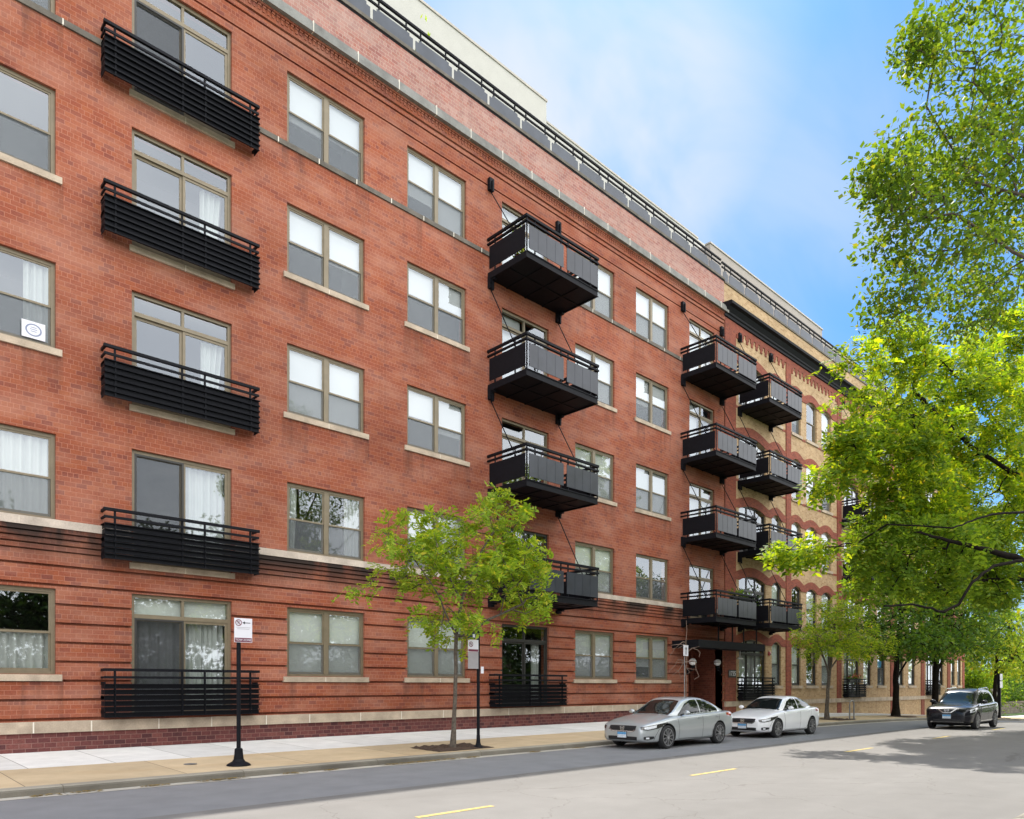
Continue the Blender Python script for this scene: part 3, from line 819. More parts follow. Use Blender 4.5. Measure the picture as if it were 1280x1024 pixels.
for xa, xb, zb, z1, k, fi, rise in ops:
    p = arc(xa, xb, z1, rise)
    for i in range(len(p)-1):
        (x1_, za), (x2_, zc) = p[i], p[i+1]
        w.quad((x1_,0,za), (x2_,0,zc), (x2_,0,z1+.001), (x1_,0,z1+.001)); w.quad((x1_,0,za), (x1_,.36,za), (x2_,.36,zc), (x2_,0,zc))
w.build('wall', M['tan'], tan)
w = MB()
for a, b in PIL:
    for z0, z1 in ((-2.2,.69), (.97,20.98)): w.box(a, b, -.055, .0, z0, z1)
w.build('pilaster', M['trim'], tan)
w = MB()    # wavy red hoods over every storey
for b0, b1, op in BAY:
    for fi, (z0, z1) in enumerate(TF):
        rise = .24; zs = z1-rise
        N = int((b1-b0)/.10); lo = []; hi = []
        for i in range(N+1):
            x = b0+(b1-b0)*i/N; l = zs-.02; h = zs+.40
            for xa, xb, k in op:
                r2 = .30 if k == 'd' else .24
                if xa <= x <= xb: l = max(l, (z1-r2)+r2*math.sin(PI*(x-xa)/(xb-xa))**.8+.004)
                e = .30
                if xa-e < x < xb+e: h = max(h, zs+.40+(r2+.04)*math.sin(PI*(x-xa+e)/(xb-xa+2*e)))
            lo.append(l); hi.append(h)
        for i in range(N):
            x1_ = b0+(b1-b0)*i/N; x2_ = b0+(b1-b0)*(i+1)/N
            w.quad((x1_,-.035,lo[i]), (x2_,-.035,lo[i+1]), (x2_,-.035,hi[i+1]), (x1_,-.035,hi[i]))
            w.quad((x1_,-.035,hi[i]), (x2_,-.035,hi[i+1]), (x2_,0,hi[i+1]), (x1_,0,hi[i]))
            w.quad((x1_,0,lo[i]), (x2_,0,lo[i+1]), (x2_,-.035,lo[i+1]), (x1_,-.035,lo[i]))
    w.box(b0, b1, -.045, 0, 20.66, 20.98)     # frieze
    x = b0+.02
    while x < b1-.3:
        w.box(x, x+.34, -.043, 0, 20.46, 20.66); w.box(x+.08, x+.26, -.041, 0, 20.26, 20.46); x += .52
    for fi in range(1, 5):                 # thin red course at sill height, between openings
        z = TF[fi][0]-.22; cur = b0
        for xa, xb, k in op+[(b1, b1, '')]:
            e = .12 if k == 'w' else 0
            if xa-e > cur: w.box(cur, xa-e, -.012, 0, z, z+.13)
            cur = xb+e
w.build('red_arch_band', M['trim'], tan)
w = MB(); x = TX0
while x < TX1-.05:
    x2 = min(x+1.6, TX1); w.box(x, x2-.03, -.10, .03, .695, .965); w.box(x2-.03, x2, -.097, .03, .697, .962, 1); x = x2
w.build('base_stone_course', [M['stone'], M['joint']], tan)
c = MB()     # black pressed-metal cornice
prof = [(-.0,20.98), (-.12,21.0), (-.14,21.10), (-.20,21.15), (-.22,21.23), (-.38,21.42), (-.54,21.48), (-.56,21.60), (-.50,21.64), (-.0,21.68)]
nP = len(prof)
for xx in (34.3, TX1+.1): c.v += [(xx, y, z) for y, z in prof]
c.f += [tuple(range(nP)), tuple(reversed(range(nP, 2*nP)))]; c.m += [0, 0]
for i in range(nP): c.f.append((i, (i+1) % nP, nP+(i+1) % nP, nP+i)); c.m.append(0)
c.build('cornice', M['black'], tan, fix=True)
w = MB(); w.box(TX0+.003, TX1, -.05, .4, 22.75, 22.85); w.build('parapet_coping', M['sooty'], tan)
roof_rail(tan, TX0+.1, TX1, .2, 22.85, 23.98)
w = MB(); w.box(34.75, 48.6, 1.0, 12, 22.0, 25.35); w.box(48.601, 62.5, 1.8, 12, 22.0, 25.5); w.build('penthouse', M['stuccog'], tan)
w = MB(); w.box(34.7, 48.65, .95, 1.3, 25.35, 25.43); w.box(48.655, 62.5, 1.76, 2.0, 25.5, 25.57); w.build('penthouse_coping', M['coping'], tan)
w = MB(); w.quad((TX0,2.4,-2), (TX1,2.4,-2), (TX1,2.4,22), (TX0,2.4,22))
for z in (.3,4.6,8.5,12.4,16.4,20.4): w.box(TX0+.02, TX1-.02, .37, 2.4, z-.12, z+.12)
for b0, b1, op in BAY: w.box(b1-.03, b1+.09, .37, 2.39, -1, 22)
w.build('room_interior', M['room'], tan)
w = MB(); w.box(TX0, TX1, .46, 20, 21.9, 22.0); w.box(TX1-.3, TX1, .37, 20, -2.2, 21.9); w.box(TX0, TX1, 19.7, 20, -2, 21.9); w.build('roof', M['tan'], tan)
n = 0
for xa, xb, zb, z1, k, fi, rise in ops:
    n += 1
    if k == 'w':
        f = hung_window(tan, xa, xb, zb, z1, ['blindg','blindg','blind','shade','blind'][fi] if n % 4 else 'none', units=1, fm='dframe' if fi < 2 else 'frame', fw=.10, sill=False, screens=n % 3 == 0, seed=100+n)
        s = MB(); s.box(xa-.1, xb+.1, -.09, .08, zb-.17, zb-.008); s.build('sill', M['stone'], f)
        if fi == 0 and 54 < xa < 56:
            s = MB(); s.box(xa+.15, xb-.15, Y0+.12, Y0+.125, zb+1.3, zb+1.9); s.build('blue_window_sheet', M['bluesheet'], f)  # flat blue sheet behind the pane
    else:
        patio_door(tan, xa, xb, zb, z1, .62, ['blind','plain','halfblind','blind','blind'][fi], 'dframe', seed=n, leaves=3)
for fi in (0,):
    for x0, x1 in ((35.75,39.3), (49.4,52.5), (65.8,68.5)): juliet(tan, x0, x1, 1.02, 2.25)
for i, (zb, za) in enumerate(((4.80,8.6), (8.66,12.5), (12.45,16.4), (16.42,20.35))):
    balcony(tan, 35.82, 39.47, zb, 1.8, True, za, seed=60+i)
    if i > 0: balcony(tan, 49.2, 52.7, zb, 1.75, True, za, seed=70+i)
bell = MB(); bell.lathe([(.13,0), (.13,.04), (.10,.10), (.0,.13)], (39.28,0,3.6), 16, axis='y', close=False)
for i in range(len(bell.v)): bell.v[i] = (bell.v[i][0], -abs(bell.v[i][1])-.001, bell.v[i][2])
bell.build('alarm_bell', M['redlens'], tan, smooth=True)

def text_mesh(name, txt, size, mat, parent, loc, rot=(PI/2,0,0), ext=.002, align='CENTER'):
    cu = bpy.data.curves.new(name, 'FONT'); cu.body = txt; cu.size = size; cu.extrude = ext; cu.align_x = align; cu.align_y = 'CENTER'
    tmp = bpy.data.objects.new(name, cu); COL.objects.link(tmp)
    bpy.context.view_layer.update()
    me = bpy.data.meshes.new_from_object(tmp.evaluated_get(bpy.context.evaluated_depsgraph_get()))
    bpy.data.objects.remove(tmp); bpy.data.curves.remove(cu)
    o = bpy.data.objects.new(name, me); COL.objects.link(o); me.materials.clear(); me.materials.append(mat)
    o.parent = parent
    off = Vector((0,0,0)); p = parent
    while p is not None: off += p.location; p = p.parent
    o.location = Vector(loc)-off; o.rotation_euler = rot
    return o
an = MB(); an.box(34.72, 35.5, -.10, -.086, 2.22, 2.62); anp = an.build('address_plaque', M['dframe'], tan)
text_mesh('address_number', '1735', .34, M['signw'], anp, (35.11,-.104,2.42))

# ------------------------------------------------------------------ trees
def np_mesh(name, V, F, mat, parent, smooth=False):
    """V (n,3), F (m,4) quads"""
    off = Vector((0,0,0)); p = parent
    while p is not None: off += p.location; p = p.parent
    V = V - np.array(off)
    me = bpy.data.meshes.new(name)
    me.vertices.add(len(V)); me.vertices.foreach_set('co', V.astype(np.float32).ravel())
    me.loops.add(F.size); me.loops.foreach_set('vertex_index', F.astype(np.int32).ravel())
    me.polygons.add(len(F)); me.polygons.foreach_set('loop_start', np.arange(0, F.size, 4, dtype=np.int32))
    me.materials.append(mat)
    if smooth: me.polygons.foreach_set('use_smooth', [True]*len(F))
    me.update(calc_edges=True)
    o = bpy.data.objects.new(name, me); COL.objects.link(o); o.parent = parent
    return o

def unit(a): return a/np.maximum(np.linalg.norm(a, axis=-1, keepdims=True), 1e-9)

def leaves_mesh(rng, P, D, n_per, spread, L, W, droop, flat=.6, compound=0):
    """rhombic leaves round points P with outward directions D"""
    n = len(P)*n_per
    c = np.repeat(P, n_per, 0); d = np.repeat(D, n_per, 0)
    c = c + np.clip(rng.normal(0, 1, (n,3)), -1.7, 1.7)*spread*np.array([1,1,.62])
    a = unit(d*.8 + rng.normal(0, .75, (n,3)) + np.array([0,0,-droop]))
    up = unit(np.array([0,0,1.0]) + rng.normal(0, 1-flat, (n,3)))
    b = unit(np.cross(a, up)); nn = np.cross(b, a)
    s = rng.uniform(.5, 1.35, (n,1))
    if compound:     # a leaf stalk carrying small paired leaflets
        cs, as_, bs, ns, ss = [], [], [], [], []
        for k in range(compound):
            t = (k+.5)/compound
            for sg in (-1, 1):
                ca = c + a*L*s*t - np.array([0,0,1])*(t*t*L*s*.25) + b*sg*W*s*1.1
                cs.append(ca); dirn = unit(a*.55 + b*sg*.9 + rng.normal(0, .18, (n,3)))
                as_.append(dirn); bs.append(unit(np.cross(dirn, nn + rng.normal(0, .25, (n,3))))); ss.append(s*rng.uniform(.8, 1.2, (n,1)))
        c = np.concatenate(cs); a = np.concatenate(as_); b = np.concatenate(bs); s = np.concatenate(ss)
        Lh, Wh = W*1.35, W*.62
        n = len(c)
    else: Lh, Wh = L/2, W/2
    V = np.stack([c-a*Lh*s, c+b*Wh*s - a*Lh*s*.1, c+a*Lh*s, c-b*Wh*s - a*Lh*s*.1], 1).reshape(-1, 3)
    return V, np.arange(n*4).reshape(-1, 4)

def tree(name, label, base, limbs, blobs, n_tips, leaf, lmat, bark, r0, seed, group='street trees', tip_r=.006, gap=.35, cat='tree', limb_r=0):
    """limbs: polylines (first is the trunk); blobs: (x,y,z,rx,ry,rz,weight) of the crown; leaf: dict for leaves_mesh"""
    rng = np.random.default_rng(seed)
    root = thing(name, label, cat, base, group)
    nodes = []; par = []; LR = []
    def add(p, q): nodes.append(np.array(p, float)); par.append(q); return len(nodes)-1
    for li, pl in enumerate(limbs):
        if li == 0: last = add(pl[0], -1)
        else:
            dd = [np.linalg.norm(nodes[i]-np.array(pl[0])) for i in range(len(nodes))]; last = int(np.argmin(dd))
        pl = [np.array(q, float) for q in pl]
        st0 = len(nodes)
        for q in range(1, len(pl)):
            k = max(1, int(np.linalg.norm(pl[q]-pl[q-1])/.35))
            for t in range(1, k+1):
                w = rng.normal(0, .012, 3) if t < k else 0
                last = add(pl[q-1]+(pl[q]-pl[q-1])*t/k + w, last)
        if li and limb_r: LR.append((st0, len(nodes)))
    ntr = len(nodes); zmin = nodes[0][2] + .55*(max(q[2] for q in limbs[0])-nodes[0][2])
    # crown targets, thinned by coarse holes so that sky shows through
    bw = np.array([b[6] for b in blobs], float); bw /= bw.sum(); T = []
    hol = rng.uniform(-1, 1, (40, 3))
    while len(T) < n_tips:
        b = blobs[rng.choice(len(blobs), p=bw)]
        u = rng.normal(0, 1, 3); u /= np.linalg.norm(u); u *= rng.uniform(.15, 1)**.5
        p = np.array(b[:3]) + u*np.array(b[3:6])
        f = math.sin(p[0]*1.9+seed)+math.sin(p[1]*2.3+seed*2)+math.sin(p[2]*2.6+seed*3)+.8*math.sin(p[0]*4.1+p[2]*3.7)
        if f < -1.2+gap*0 and rng.random() < gap*2: continue
        T.append(p)
    T = np.array(T); top = nodes[ntr-1]
    T = T[np.argsort(np.linalg.norm(T-top, axis=1))]
    N = np.array(nodes); ok = np.array([q[2] > zmin or i >= ntr for i, q in enumerate(nodes)]); 
    arr = np.zeros((len(nodes)+len(T)*5, 3)); arr[:len(nodes)] = N; cnt = len(nodes)
    pen = np.zeros(len(arr)); pen[:cnt] = np.where(ok, 0, 50)
    tips = []; pts = []; dirs = []
    for p in T:
        d = np.linalg.norm(arr[:cnt]-p, axis=1) + pen[:cnt] + np.maximum(0, arr[:cnt,2]-p[2])*.35
        q = int(np.argmin(d)); a = arr[q]; v = p-a; Ls = np.linalg.norm(v)
        k = int(min(4, max(1, round(Ls/.3))))
        cur = q
        for t in range(1, k+1):
            u = t/k; w = a+v*u + np.array([0,0,1])*math.sin(PI*u)*Ls*.10 + (rng.normal(0, .035, 3)*Ls if t < k else 0)
            arr[cnt] = w; par.append(cur); pen[cnt] = (pen[cur] if pen[cur] < 10 else 0) + Ls/k*.16 + .01; cur = cnt; cnt += 1
            if u > .34: pts.append(w); dirs.append(v/max(Ls, .01))
        tips.append(cur)
    arr = arr[:cnt]; load = np.zeros(cnt)
    for t in tips: load[t] += 1
    for i in range(cnt-1, -1, -1):
        if par[i] >= 0: load[par[i]] += max(load[i], .0)
    rad = tip_r*np.maximum(load, 1)**.43
    rad = np.minimum(rad, r0)
    for a_, b_ in LR: 
        for i in range(a_, b_): rad[i] = max(rad[i], limb_r*(1-.8*(i-a_)/max(1, b_-a_)))
    # trunk keeps its taper
    z0 = nodes[0][2]
    kt = 0
    n0 = 1+sum(max(1, int(np.linalg.norm(np.array(limbs[0][q])-np.array(limbs[0][q-1]))/.35)) for q in range(1, len(limbs[0])))
    for i in range(n0):
        rad[i] = max(rad[i], r0*(1-.55*i/max(1, n0-1)))
    rad[0] = r0*1.55
    if n0 > 2: rad[1] = r0*1.12
    V = []; F = []
    ns = 7
    idx = np.array([i for i in range(cnt) if par[i] >= 0 and i >= 0]); pa = np.array([par[i] for i in idx])
    A, B = arr[pa], arr[idx]; RA = np.minimum(rad[pa], rad[idx]*1.7+.002); RB = rad[idx]
    for i, q in enumerate(idx):
        if q < n0: RA[i] = rad[pa[i]]
    D = unit(B-A); up = np.where(np.abs(D[:, 2:3]) < .9, np.array([[0,0,1.0]]), np.array([[1.0,0,0]]))
    S1 = unit(np.cross(D, up)); S2 = np.cross(D, S1)
    an = np.arange(ns)*2*PI/ns
    ring = lambda C, R_: C[:, None] + R_[:, None, None]*(np.cos(an)[None, :, None]*S1[:, None] + np.sin(an)[None, :, None]*S2[:, None])
    V = np.concatenate([ring(A, RA), ring(B+D*RB[:, None]*.25, RB)], 1)     # (m, 2ns, 3)
    m = len(V); k = np.arange(ns); k2 = (k+1) % ns
    fq = np.stack([k, k2, k2+ns, k+ns], 1)
    F = (fq[None]+(np.arange(m)*2*ns)[:, None, None]).reshape(-1, 4); V = V.reshape(-1, 3)
    np_mesh('trunk', V, F, bark, root, True)
    if leaf:
        P = np.array(pts); Dd = np.array(dirs)
        V, F = leaves_mesh(rng, P, Dd, **leaf)
        np_mesh('crown', V, F, lmat, root)
    return root

G1 = 'honey locusts and maples planted along the parkway'
tree('street_tree', 'young slim tree with airy bright green leaves between the two black sign posts', (12.19,-5.05,.16),
     [[(12.19,-5.05,.16), (12.27,-5.05,1.5), (12.30,-5.03,2.6), (12.42,-5.0,3.6), (12.7,-5.0,4.5), (13.2,-5.0,5.4), (13.9,-5.0,6.4)],
      [(12.35,-5.02,3.0), (11.6,-5.2,4.1), (10.6,-5.2,5.2)], [(12.5,-5,4.0), (12.1,-4.7,5.2), (11.7,-4.8,6.2)], [(12.35,-5,2.9), (13.4,-5.1,3.6), (14.6,-5.2,4.1)]],
     [(12.3,-5,4.9,2.1,1.5,1.0,3.4), (14.1,-5,6.6,.6,.6,.8,1.0), (13.0,-5,6.1,.8,.8,.55,1.0), (13.4,-5,5.2,.9,.9,.7,.9), (14.7,-5.1,5.2,1.15,1.1,.75,1.6), (10.4,-5,5.3,1.1,.95,.6,1.3), (11.7,-4.9,5.9,.75,.9,.5,.9), (12.4,-5,3.4,1.1,1.1,.55,.9), (14.9,-5.1,4.1,.8,.9,.45,.8), (9.35,-5,4.15,.3,.4,.25,.16), (13.9,-5,5.9,.6,.7,.5,.7), (11.0,-5,3.35,.4,.6,.25,.25), (12.7,-5,2.75,.35,.5,.35,.2)],
     300, dict(n_per=6, spread=.135, L=.27, W=.048, droop=.45, compound=4), M['leafs'], M['bark'], .062, 5, G1, tip_r=.0045)
tree('bare_sapling', 'bare leafless sapling with pale twigs behind the silver sedan', (23.4,-4.85,.16),
     [[(23.4,-4.85,.16), (23.4,-4.85,1.6), (23.43,-4.85,3.0), (23.42,-4.85,4.2)]],
     [(23.4,-4.85,2.4,.75,.7,.5,1), (23.4,-4.85,3.1,.8,.7,.6,1.2)], 34, None, None, M['twig'], .018, 9, tip_r=.006, group=None)
tree('street_tree', 'medium street tree with light yellow-green crown just behind the white sedan', (36.4,-4.5,.12),
     [[(36.4,-4.5,.10), (36.5,-4.5,1.6), (36.9,-4.5,3.0), (37.3,-4.5,4.4), (37.5,-4.5,5.6)], [(36.8,-4.5,2.6), (38.4,-4.6,3.8), (39.8,-4.6,4.4)], [(36.7,-4.5,2.4), (35.4,-4.6,3.6), (34.8,-4.7,4.2)]],
     [(37.2,-4.6,4.3,2.9,2.2,1.0,3), (37.4,-4.6,5.4,1.9,1.8,.8,1.5), (35.4,-4.8,3.8,1.4,1.5,.7,.9), (40.0,-4.8,4.0,1.6,1.6,.9,1.1)],
     190, dict(n_per=6, spread=.22, L=.30, W=.055, droop=.45, compound=3), M['leafs'], M['bark'], .10, 12, G1, tip_r=.007)
tree('street_tree', 'dark-trunked street tree with deep green crown in front of the tan building', (45.8,-4.5,0),
     [[(45.8,-4.5,-.03), (45.9,-4.5,1.7), (46.0,-4.5,3.2), (46.6,-4.5,5.5), (47.0,-4.5,8)], [(46,-4.5,2.2), (47.6,-4.9,4.0), (49.0,-5,5.2)], [(46,-4.5,2.6), (44.6,-4.8,4.4), (43.4,-5,5.4)]],
     [(46,-4.6,5.0,4.2,3,1.9,3), (47.5,-4.8,7.0,3.0,2.6,1.5,1.6), (43.6,-4.8,4.1,2.0,2,.9,1), (48.6,-5,4.0,2.2,2.2,.9,1)],
     340, dict(n_per=11, spread=.30, L=.24, W=.15, droop=.3), M['leafd'], M['barkd'], .19, 14, G1, tip_r=.009)
tree('street_tree', 'deep green street tree with a dark trunk behind the black SUV', (52.9,-4.5,-.2),
     [[(52.9,-4.5,-.25), (53,-4.5,1.7), (53.2,-4.5,3.6), (53.4,-4.5,6), (53.6,-4.5,9)], [(53.1,-4.5,2.6), (55,-4.9,4.6), (56.6,-5,6)], [(53.1,-4.5,3), (51.6,-4.9,4.8), (50.2,-5,6.2)]],
     [(53,-4.8,6,4.6,3.4,2.6,3), (55,-5,8.6,4.2,3.4,2.2,2), (51,-5,4.4,2.6,2.4,1.3,1), (56.6,-5,4.6,3,2.6,1.5,1.2), (59,-5,7.2,3,3,2.2,1.2)],
     520, dict(n_per=11, spread=.36, L=.26, W=.16, droop=.3), M['leafd'], M['barkd'], .22, 15, G1, tip_r=.010)
tree('street_tree', 'light green street tree past the end of the tan building beside the white signs', (68.2,-4.3,-.8),
     [[(68.2,-4.3,-.85), (68.3,-4.3,1.4), (68.7,-4.3,3.4), (69.2,-4.3,6)], [(68.5,-4.3,2), (70.4,-4.7,3.6), (72,-5,4.6)]],
     [(70,-4.6,4.2,4,3,1.9,3), (70.5,-4.8,6.8,3.6,3,1.8,2), (73.5,-5,3.2,2.4,2.2,1.1,1), (66.5,-4.8,5.5,2,2,1.5,.8)],
     230, dict(n_per=8, spread=.42, L=.34, W=.20, droop=.3), M['leafs'], M['barkd'], .18, 17, G1, tip_r=.012)
# trees on the near side of the street, reaching in from the right
G2 = 'big trees on the near side of the street'
tree('large_tree', 'tall tree with loose oval green leaves reaching in from the top right against the sky', (20.5,-18.8,.16),
     [[(20.5,-18.8,.16), (20.4,-18.7,3), (20.2,-18.5,6.5), (20,-18,10), (19.6,-17.4,13.5)], [(20.1,-18.3,8.6), (19.6,-16.9,10.4), (17.2,-15.3,11.6)], [(20,-18,10), (20.4,-16.8,12.4), (18.2,-15.4,12.7), (16.2,-15.1,13.4)], [(20.2,-18.4,7.5), (22.0,-17,9.6), (23.6,-15.4,12.2)]],
     [(17.96,-15.6,15.74,1.59,1.44,0.93,2.6), (15.49,-15.2,14.09,0.47,0.43,0.43,0.7), (16.87,-15,12.71,1.37,1.25,0.75,2), (14.97,-14.8,11.34,0.64,0.58,0.61,0.8), (19.42,-15.4,13.49,1.20,1.09,1.64,2.5), (16.87,-15,11.05,1.55,1.41,0.83,2), (15.98,-14.6,9.56,0.80,0.73,0.46,0.8), (19.56,-14.8,10.67,1.24,1.13,0.85,1.4), (21.35,-15.2,12.25,1.09,0.99,1.59,1.6), (14.52,-14.6,11.38,0.30,0.27,0.18,0.12), (20.28,-15.6,15.40,0.82,0.75,0.75,1), (20,-18.2,13.5,2.6,2,2.2,1.5)],
     1150, dict(n_per=14, spread=.21, L=.135, W=.08, droop=.6), M['leafg'], M['barkm'], .20, 21, G2, tip_r=.0028)
tree('large_tree', 'broad tree with feathery yellow-green foliage filling the upper right beside the roofline', (40,-18.7,.0),
     [[(40,-18.7,-.05), (40,-18.5,2.2), (40,-18.2,4.0), (39.6,-17.2,6.5), (38.6,-15.8,9.5)],
      [(40,-18.2,4), (36,-16,6.8), (29.77,-14,7.68), (27,-13.7,7.2), (24.05,-13.4,6.38)], [(39.6,-17.2,6.5), (37.5,-13.6,9.5), (33,-11.6,11.2), (28.5,-11,12.2)], [(38.6,-15.8,9.5), (36,-12,12.5), (31,-11.2,14)]],
     [(32.72,-11.3,13.02,3.11,2.83,2.51,3), (27.4,-10.9,9.9,2.1,1.9,1.9,2.3), (36.11,-11.3,9.85,2.80,2.55,2.89,2.5), (24.6,-10.3,9.5,0.8,0.7,1.1,0.5), (25.12,-10.4,12.03,1.0,1.06,1.3,0.4), (28.02,-10.8,13.60,1.24,1.13,1.13,0.6), (22.46,-9.6,5.98,1.24,1.13,0.30,0.45), (23.6,-9.9,8.3,0.5,0.5,0.45,0.16), (37.79,-11.8,16.68,1.53,1.39,2.09,1.2), (39.5,-16,10,3.5,3,3.2,1.6), (40.5,-12.4,9,3.2,2,3.0,1.8), (41,-12.6,13.5,3,2,2.6,1.4), (35,-11.2,8.2,3,1.7,1.2,1.0), (30.5,-10.8,8.6,2.4,1.8,1.5,1.2)],
     1150, dict(n_per=6, spread=.22, L=.38, W=.070, droop=.6, compound=4), M['leafy'], M['barkd'], .25, 23, G2, tip_r=.006, limb_r=.10)
tree('large_tree', 'added mid green tree with crooked low limbs, darker to stand for shaded lower foliage', (44,-18.8,-.05),  # lower foliage made a darker tree; its shade is put into the green
     [[(44,-18.8,-.1), (43.8,-18.5,2.0), (43.2,-18,3.6), (42.5,-17.2,5.6)], [(43.2,-18,3.6), (36,-16.3,5.2), (30.76,-13.8,6.2), (28.3,-13.45,5.75), (26.85,-13.2,5.09), (26.2,-13,4.35), (25.43,-12.8,4.08), (23.6,-12.5,4.2), (21.88,-12.3,4.04)],
      [(30.76,-13.8,6.2), (28.6,-12.6,6.6), (26.4,-11.6,6.9)], [(36,-16.3,5.2), (37,-13,6.2), (35.5,-11.6,6.2), (31,-11,5.4)]],
     [(29.69,-10.8,6.8,2.76,2.2,1.3,2.4), (37.36,-11.3,6.59,1.92,1.75,1.22,0.9), (27.0,-10.6,7.0,1.5,1.4,1.0,1.2), (27.0,-10.4,5.5,1.2,1.2,0.7,0.6), (36.5,-11.4,6.2,2.6,1.6,1.0,1.1), (31,-11,5.4,2.2,1.4,.6,.6), (34,-11,7.6,2.6,1.7,1.1,1.2), (43,-15.5,7,2.6,2.4,2,1.4)],
     560, dict(n_per=7, spread=.22, L=.34, W=.070, droop=.5, compound=3), M['leafm'], M['barkd'], .24, 27, G2, tip_r=.006, limb_r=.12)
G3 = 'trees far down the street past the tan building'
for i, (lab, x, y, h, r, mt) in enumerate((('mid green tree far down the street behind the garden wall', 92, 5, 12, 5, 'leafg'), ('pale green loose tree rising behind the far hedge', 106, -1.5, 11, 4.6, 'leafs'),
        ('deep green broad tree at the far right end of the street', 122, 3, 13, 6, 'leafd'), ('rounded green tree just beyond the end wall of the tan building', 81, 4, 10, 4, 'leafg'))):
    z = g(x)
    tree('far_tree', lab, (x,y,z-.1), [[(x,y,z-.2), (x+.1,y,z+h*.35), (x+.3,y,z+h*.6), (x+.2,y,z+h*.85)]],
         [(x,y,z+h*.62,r,r,h*.24,2), (x+r*.35,y-1,z+h*.82,r*.6,r*.6,h*.15,1), (x-r*.5,y-.5,z+h*.42,r*.6,r*.6,h*.12,1), (x+r*.6,y,z+h*.4,r*.55,r*.6,h*.12,.8)],
         150, dict(n_per=9, spread=.6, L=.5, W=.32, droop=.3), M[mt], M['barkd'], .2, 40+i, G3, tip_r=.014)
G5 = 'trees on the front lawns behind the camera'
for i, (x, y, h, r) in enumerate(((-9,-33,10.5,4.2), (2,-35,12,4.6), (13,-32,10,4), (24,-34,12.5,4.8), (37,-32,11,4.4), (52,-33,12,5), (70,-33,12,5))):
    r *= 1.45; h *= 1.3  # unseen crowns enlarged so the lower windows mirror dark foliage
    tree('lawn_tree', ('small round tree on the lawn behind the camera', 'tall green tree on the lawn behind the camera')[i % 2]+(', far left','',', centre','',', right','',', far right')[i], (x,y,0), [[(x,y,-.1), (x+.1,y,h*.3), (x,y,h*.6), (x-.1,y,h*.85)]],
         [(x,y,h*.58,r,r,h*.26,2), (x+r*.4,y,h*.8,r*.6,r*.6,h*.15,1), (x-r*.5,y,h*.42,r*.6,r*.6,h*.13,1), (x+r*.6,y,h*.38,r*.55,r*.6,h*.12,.8), (x,y+.5,h*.16,r*1.25,r*.6,h*.14,1.8)],
         300, dict(n_per=34, spread=.75, L=.36, W=.25, droop=.3), M['leafdd'], M['barkd'], .2, 140+i, G5, tip_r=.014)
for i, (x, h, r) in enumerate(((53,10,4.0), (65,11,4.4), (78,10.5,4.2), (93,11,4.6))):
    z = g(x)
    tree('near_side_tree', 'leafy tree further along the near kerb, out of the picture to the right', (x,-19,z), [[(x,-19,z-.1), (x+.1,-19,z+h*.35), (x,-19,z+h*.8)]],
         [(x,-19,z+h*.62,r,r,h*.24,2), (x+1,-18.6,z+h*.4,r*.8,r*.8,h*.13,1.2), (x-1,-19.5,z+h*.82,r*.6,r*.6,h*.12,1), (x,-20.5,z+1.3,r*1.3,1,1.2,1)],
         220, dict(n_per=18, spread=.6, L=.36, W=.25, droop=.3), M['leafd'], M['barkd'], .2, 240+i, 'trees further along the near kerb', tip_r=.014)
z = g(104)
tree('spruce_tree', 'dark pointed evergreen standing behind the garden wall at the right edge', (104,2.5,z), [[(104,2.5,z), (104,2.5,z+14)]],
     [(104,2.5,z+2.5+k*1.5,3.2-k*.36,3.2-k*.36,.7,3.2-k*.3) for k in range(8)], 190, dict(n_per=8, spread=.4, L=.55, W=.18, droop=.4), M['conifer'], M['barkd'], .2, 55, None, tip_r=.012)

# hedge and garden wall past the building
def bush(name, label, x0, x1, y, z0, h, d, seed, mt, n=1600, group=None, size=1.0):
    root = thing(name, label, 'bush', ((x0+x1)/2, y, z0), group)
    rng = np.random.default_rng(seed)
    P = np.stack([rng.uniform(x0, x1, n), y+rng.normal(0, d*.35, n), z0+h*np.sqrt(rng.random(n))*(.8+.2*np.sin(rng.uniform(x0, x1, n)))], 1)
    P[:, 2] = z0+(P[:, 2]-z0)*(.75+.25*np.sin(P[:, 0]*1.7+seed))
    D = unit(P-np.array([(x0+x1)/2, y, z0+h*.3]))
    V, F = leaves_mesh(rng, P, D, 4, .12*size, .22*size, .13*size, .2); np_mesh('foliage', V, F, mt, root)
    mb = MB()
    for i in range(12):
        xx = x0+(x1-x0)*(i+.5)/12; mb.tube([(xx,y,z0-.1), (xx+rng.normal(0,.2),y+rng.normal(0,.2),z0+h*.7)], [.03,.01], 5)
    mb.build('stem', M['barkd'], root)
bush('bush', 'rounded green shrub against the end of the tan building', 77.2, 80.2, -1.0, -1.05, 2.2, 1.3, 61, M['leafd'], group='shrubs along the garden wall')
bush('bush', 'lush green shrub spilling over the left part of the garden wall', 80.8, 87, .6, -1.2, 5.2, 2.4, 62, M['leafm'], 5200, 'shrubs along the garden wall')
bush('bush', 'tall green shrub over the right part of the garden wall at the picture edge', 87.4, 103, .8, -1.3, 5.6, 2.6, 63, M['leafd'], 8000, 'shrubs along the garden wall')
for i, (xa, xb) in enumerate(((-16,4), (4,24), (24,44), (44,66))):  # unseen hedges put in so the low windows mirror dark instead of bright sky
    bush('hedge', 'added dark hedge out of view behind the camera, darkening the window reflections', xa, xb, -28.5, 0, 4.2, 1.6, 160+i, M['leafdd'], 2600, 'hedges added behind the camera for the window reflections', 1.9)
gw = MB(); gw.box(79.5, 118, -1.2, -.85, -1.8, .05); gw.box(79.4, 118, -1.26, -.79, .05, .16)
tag(gw.build('garden_wall', M['rubble']), 'low rough stone garden wall beyond the tan building', 'wall')
vg = MB()
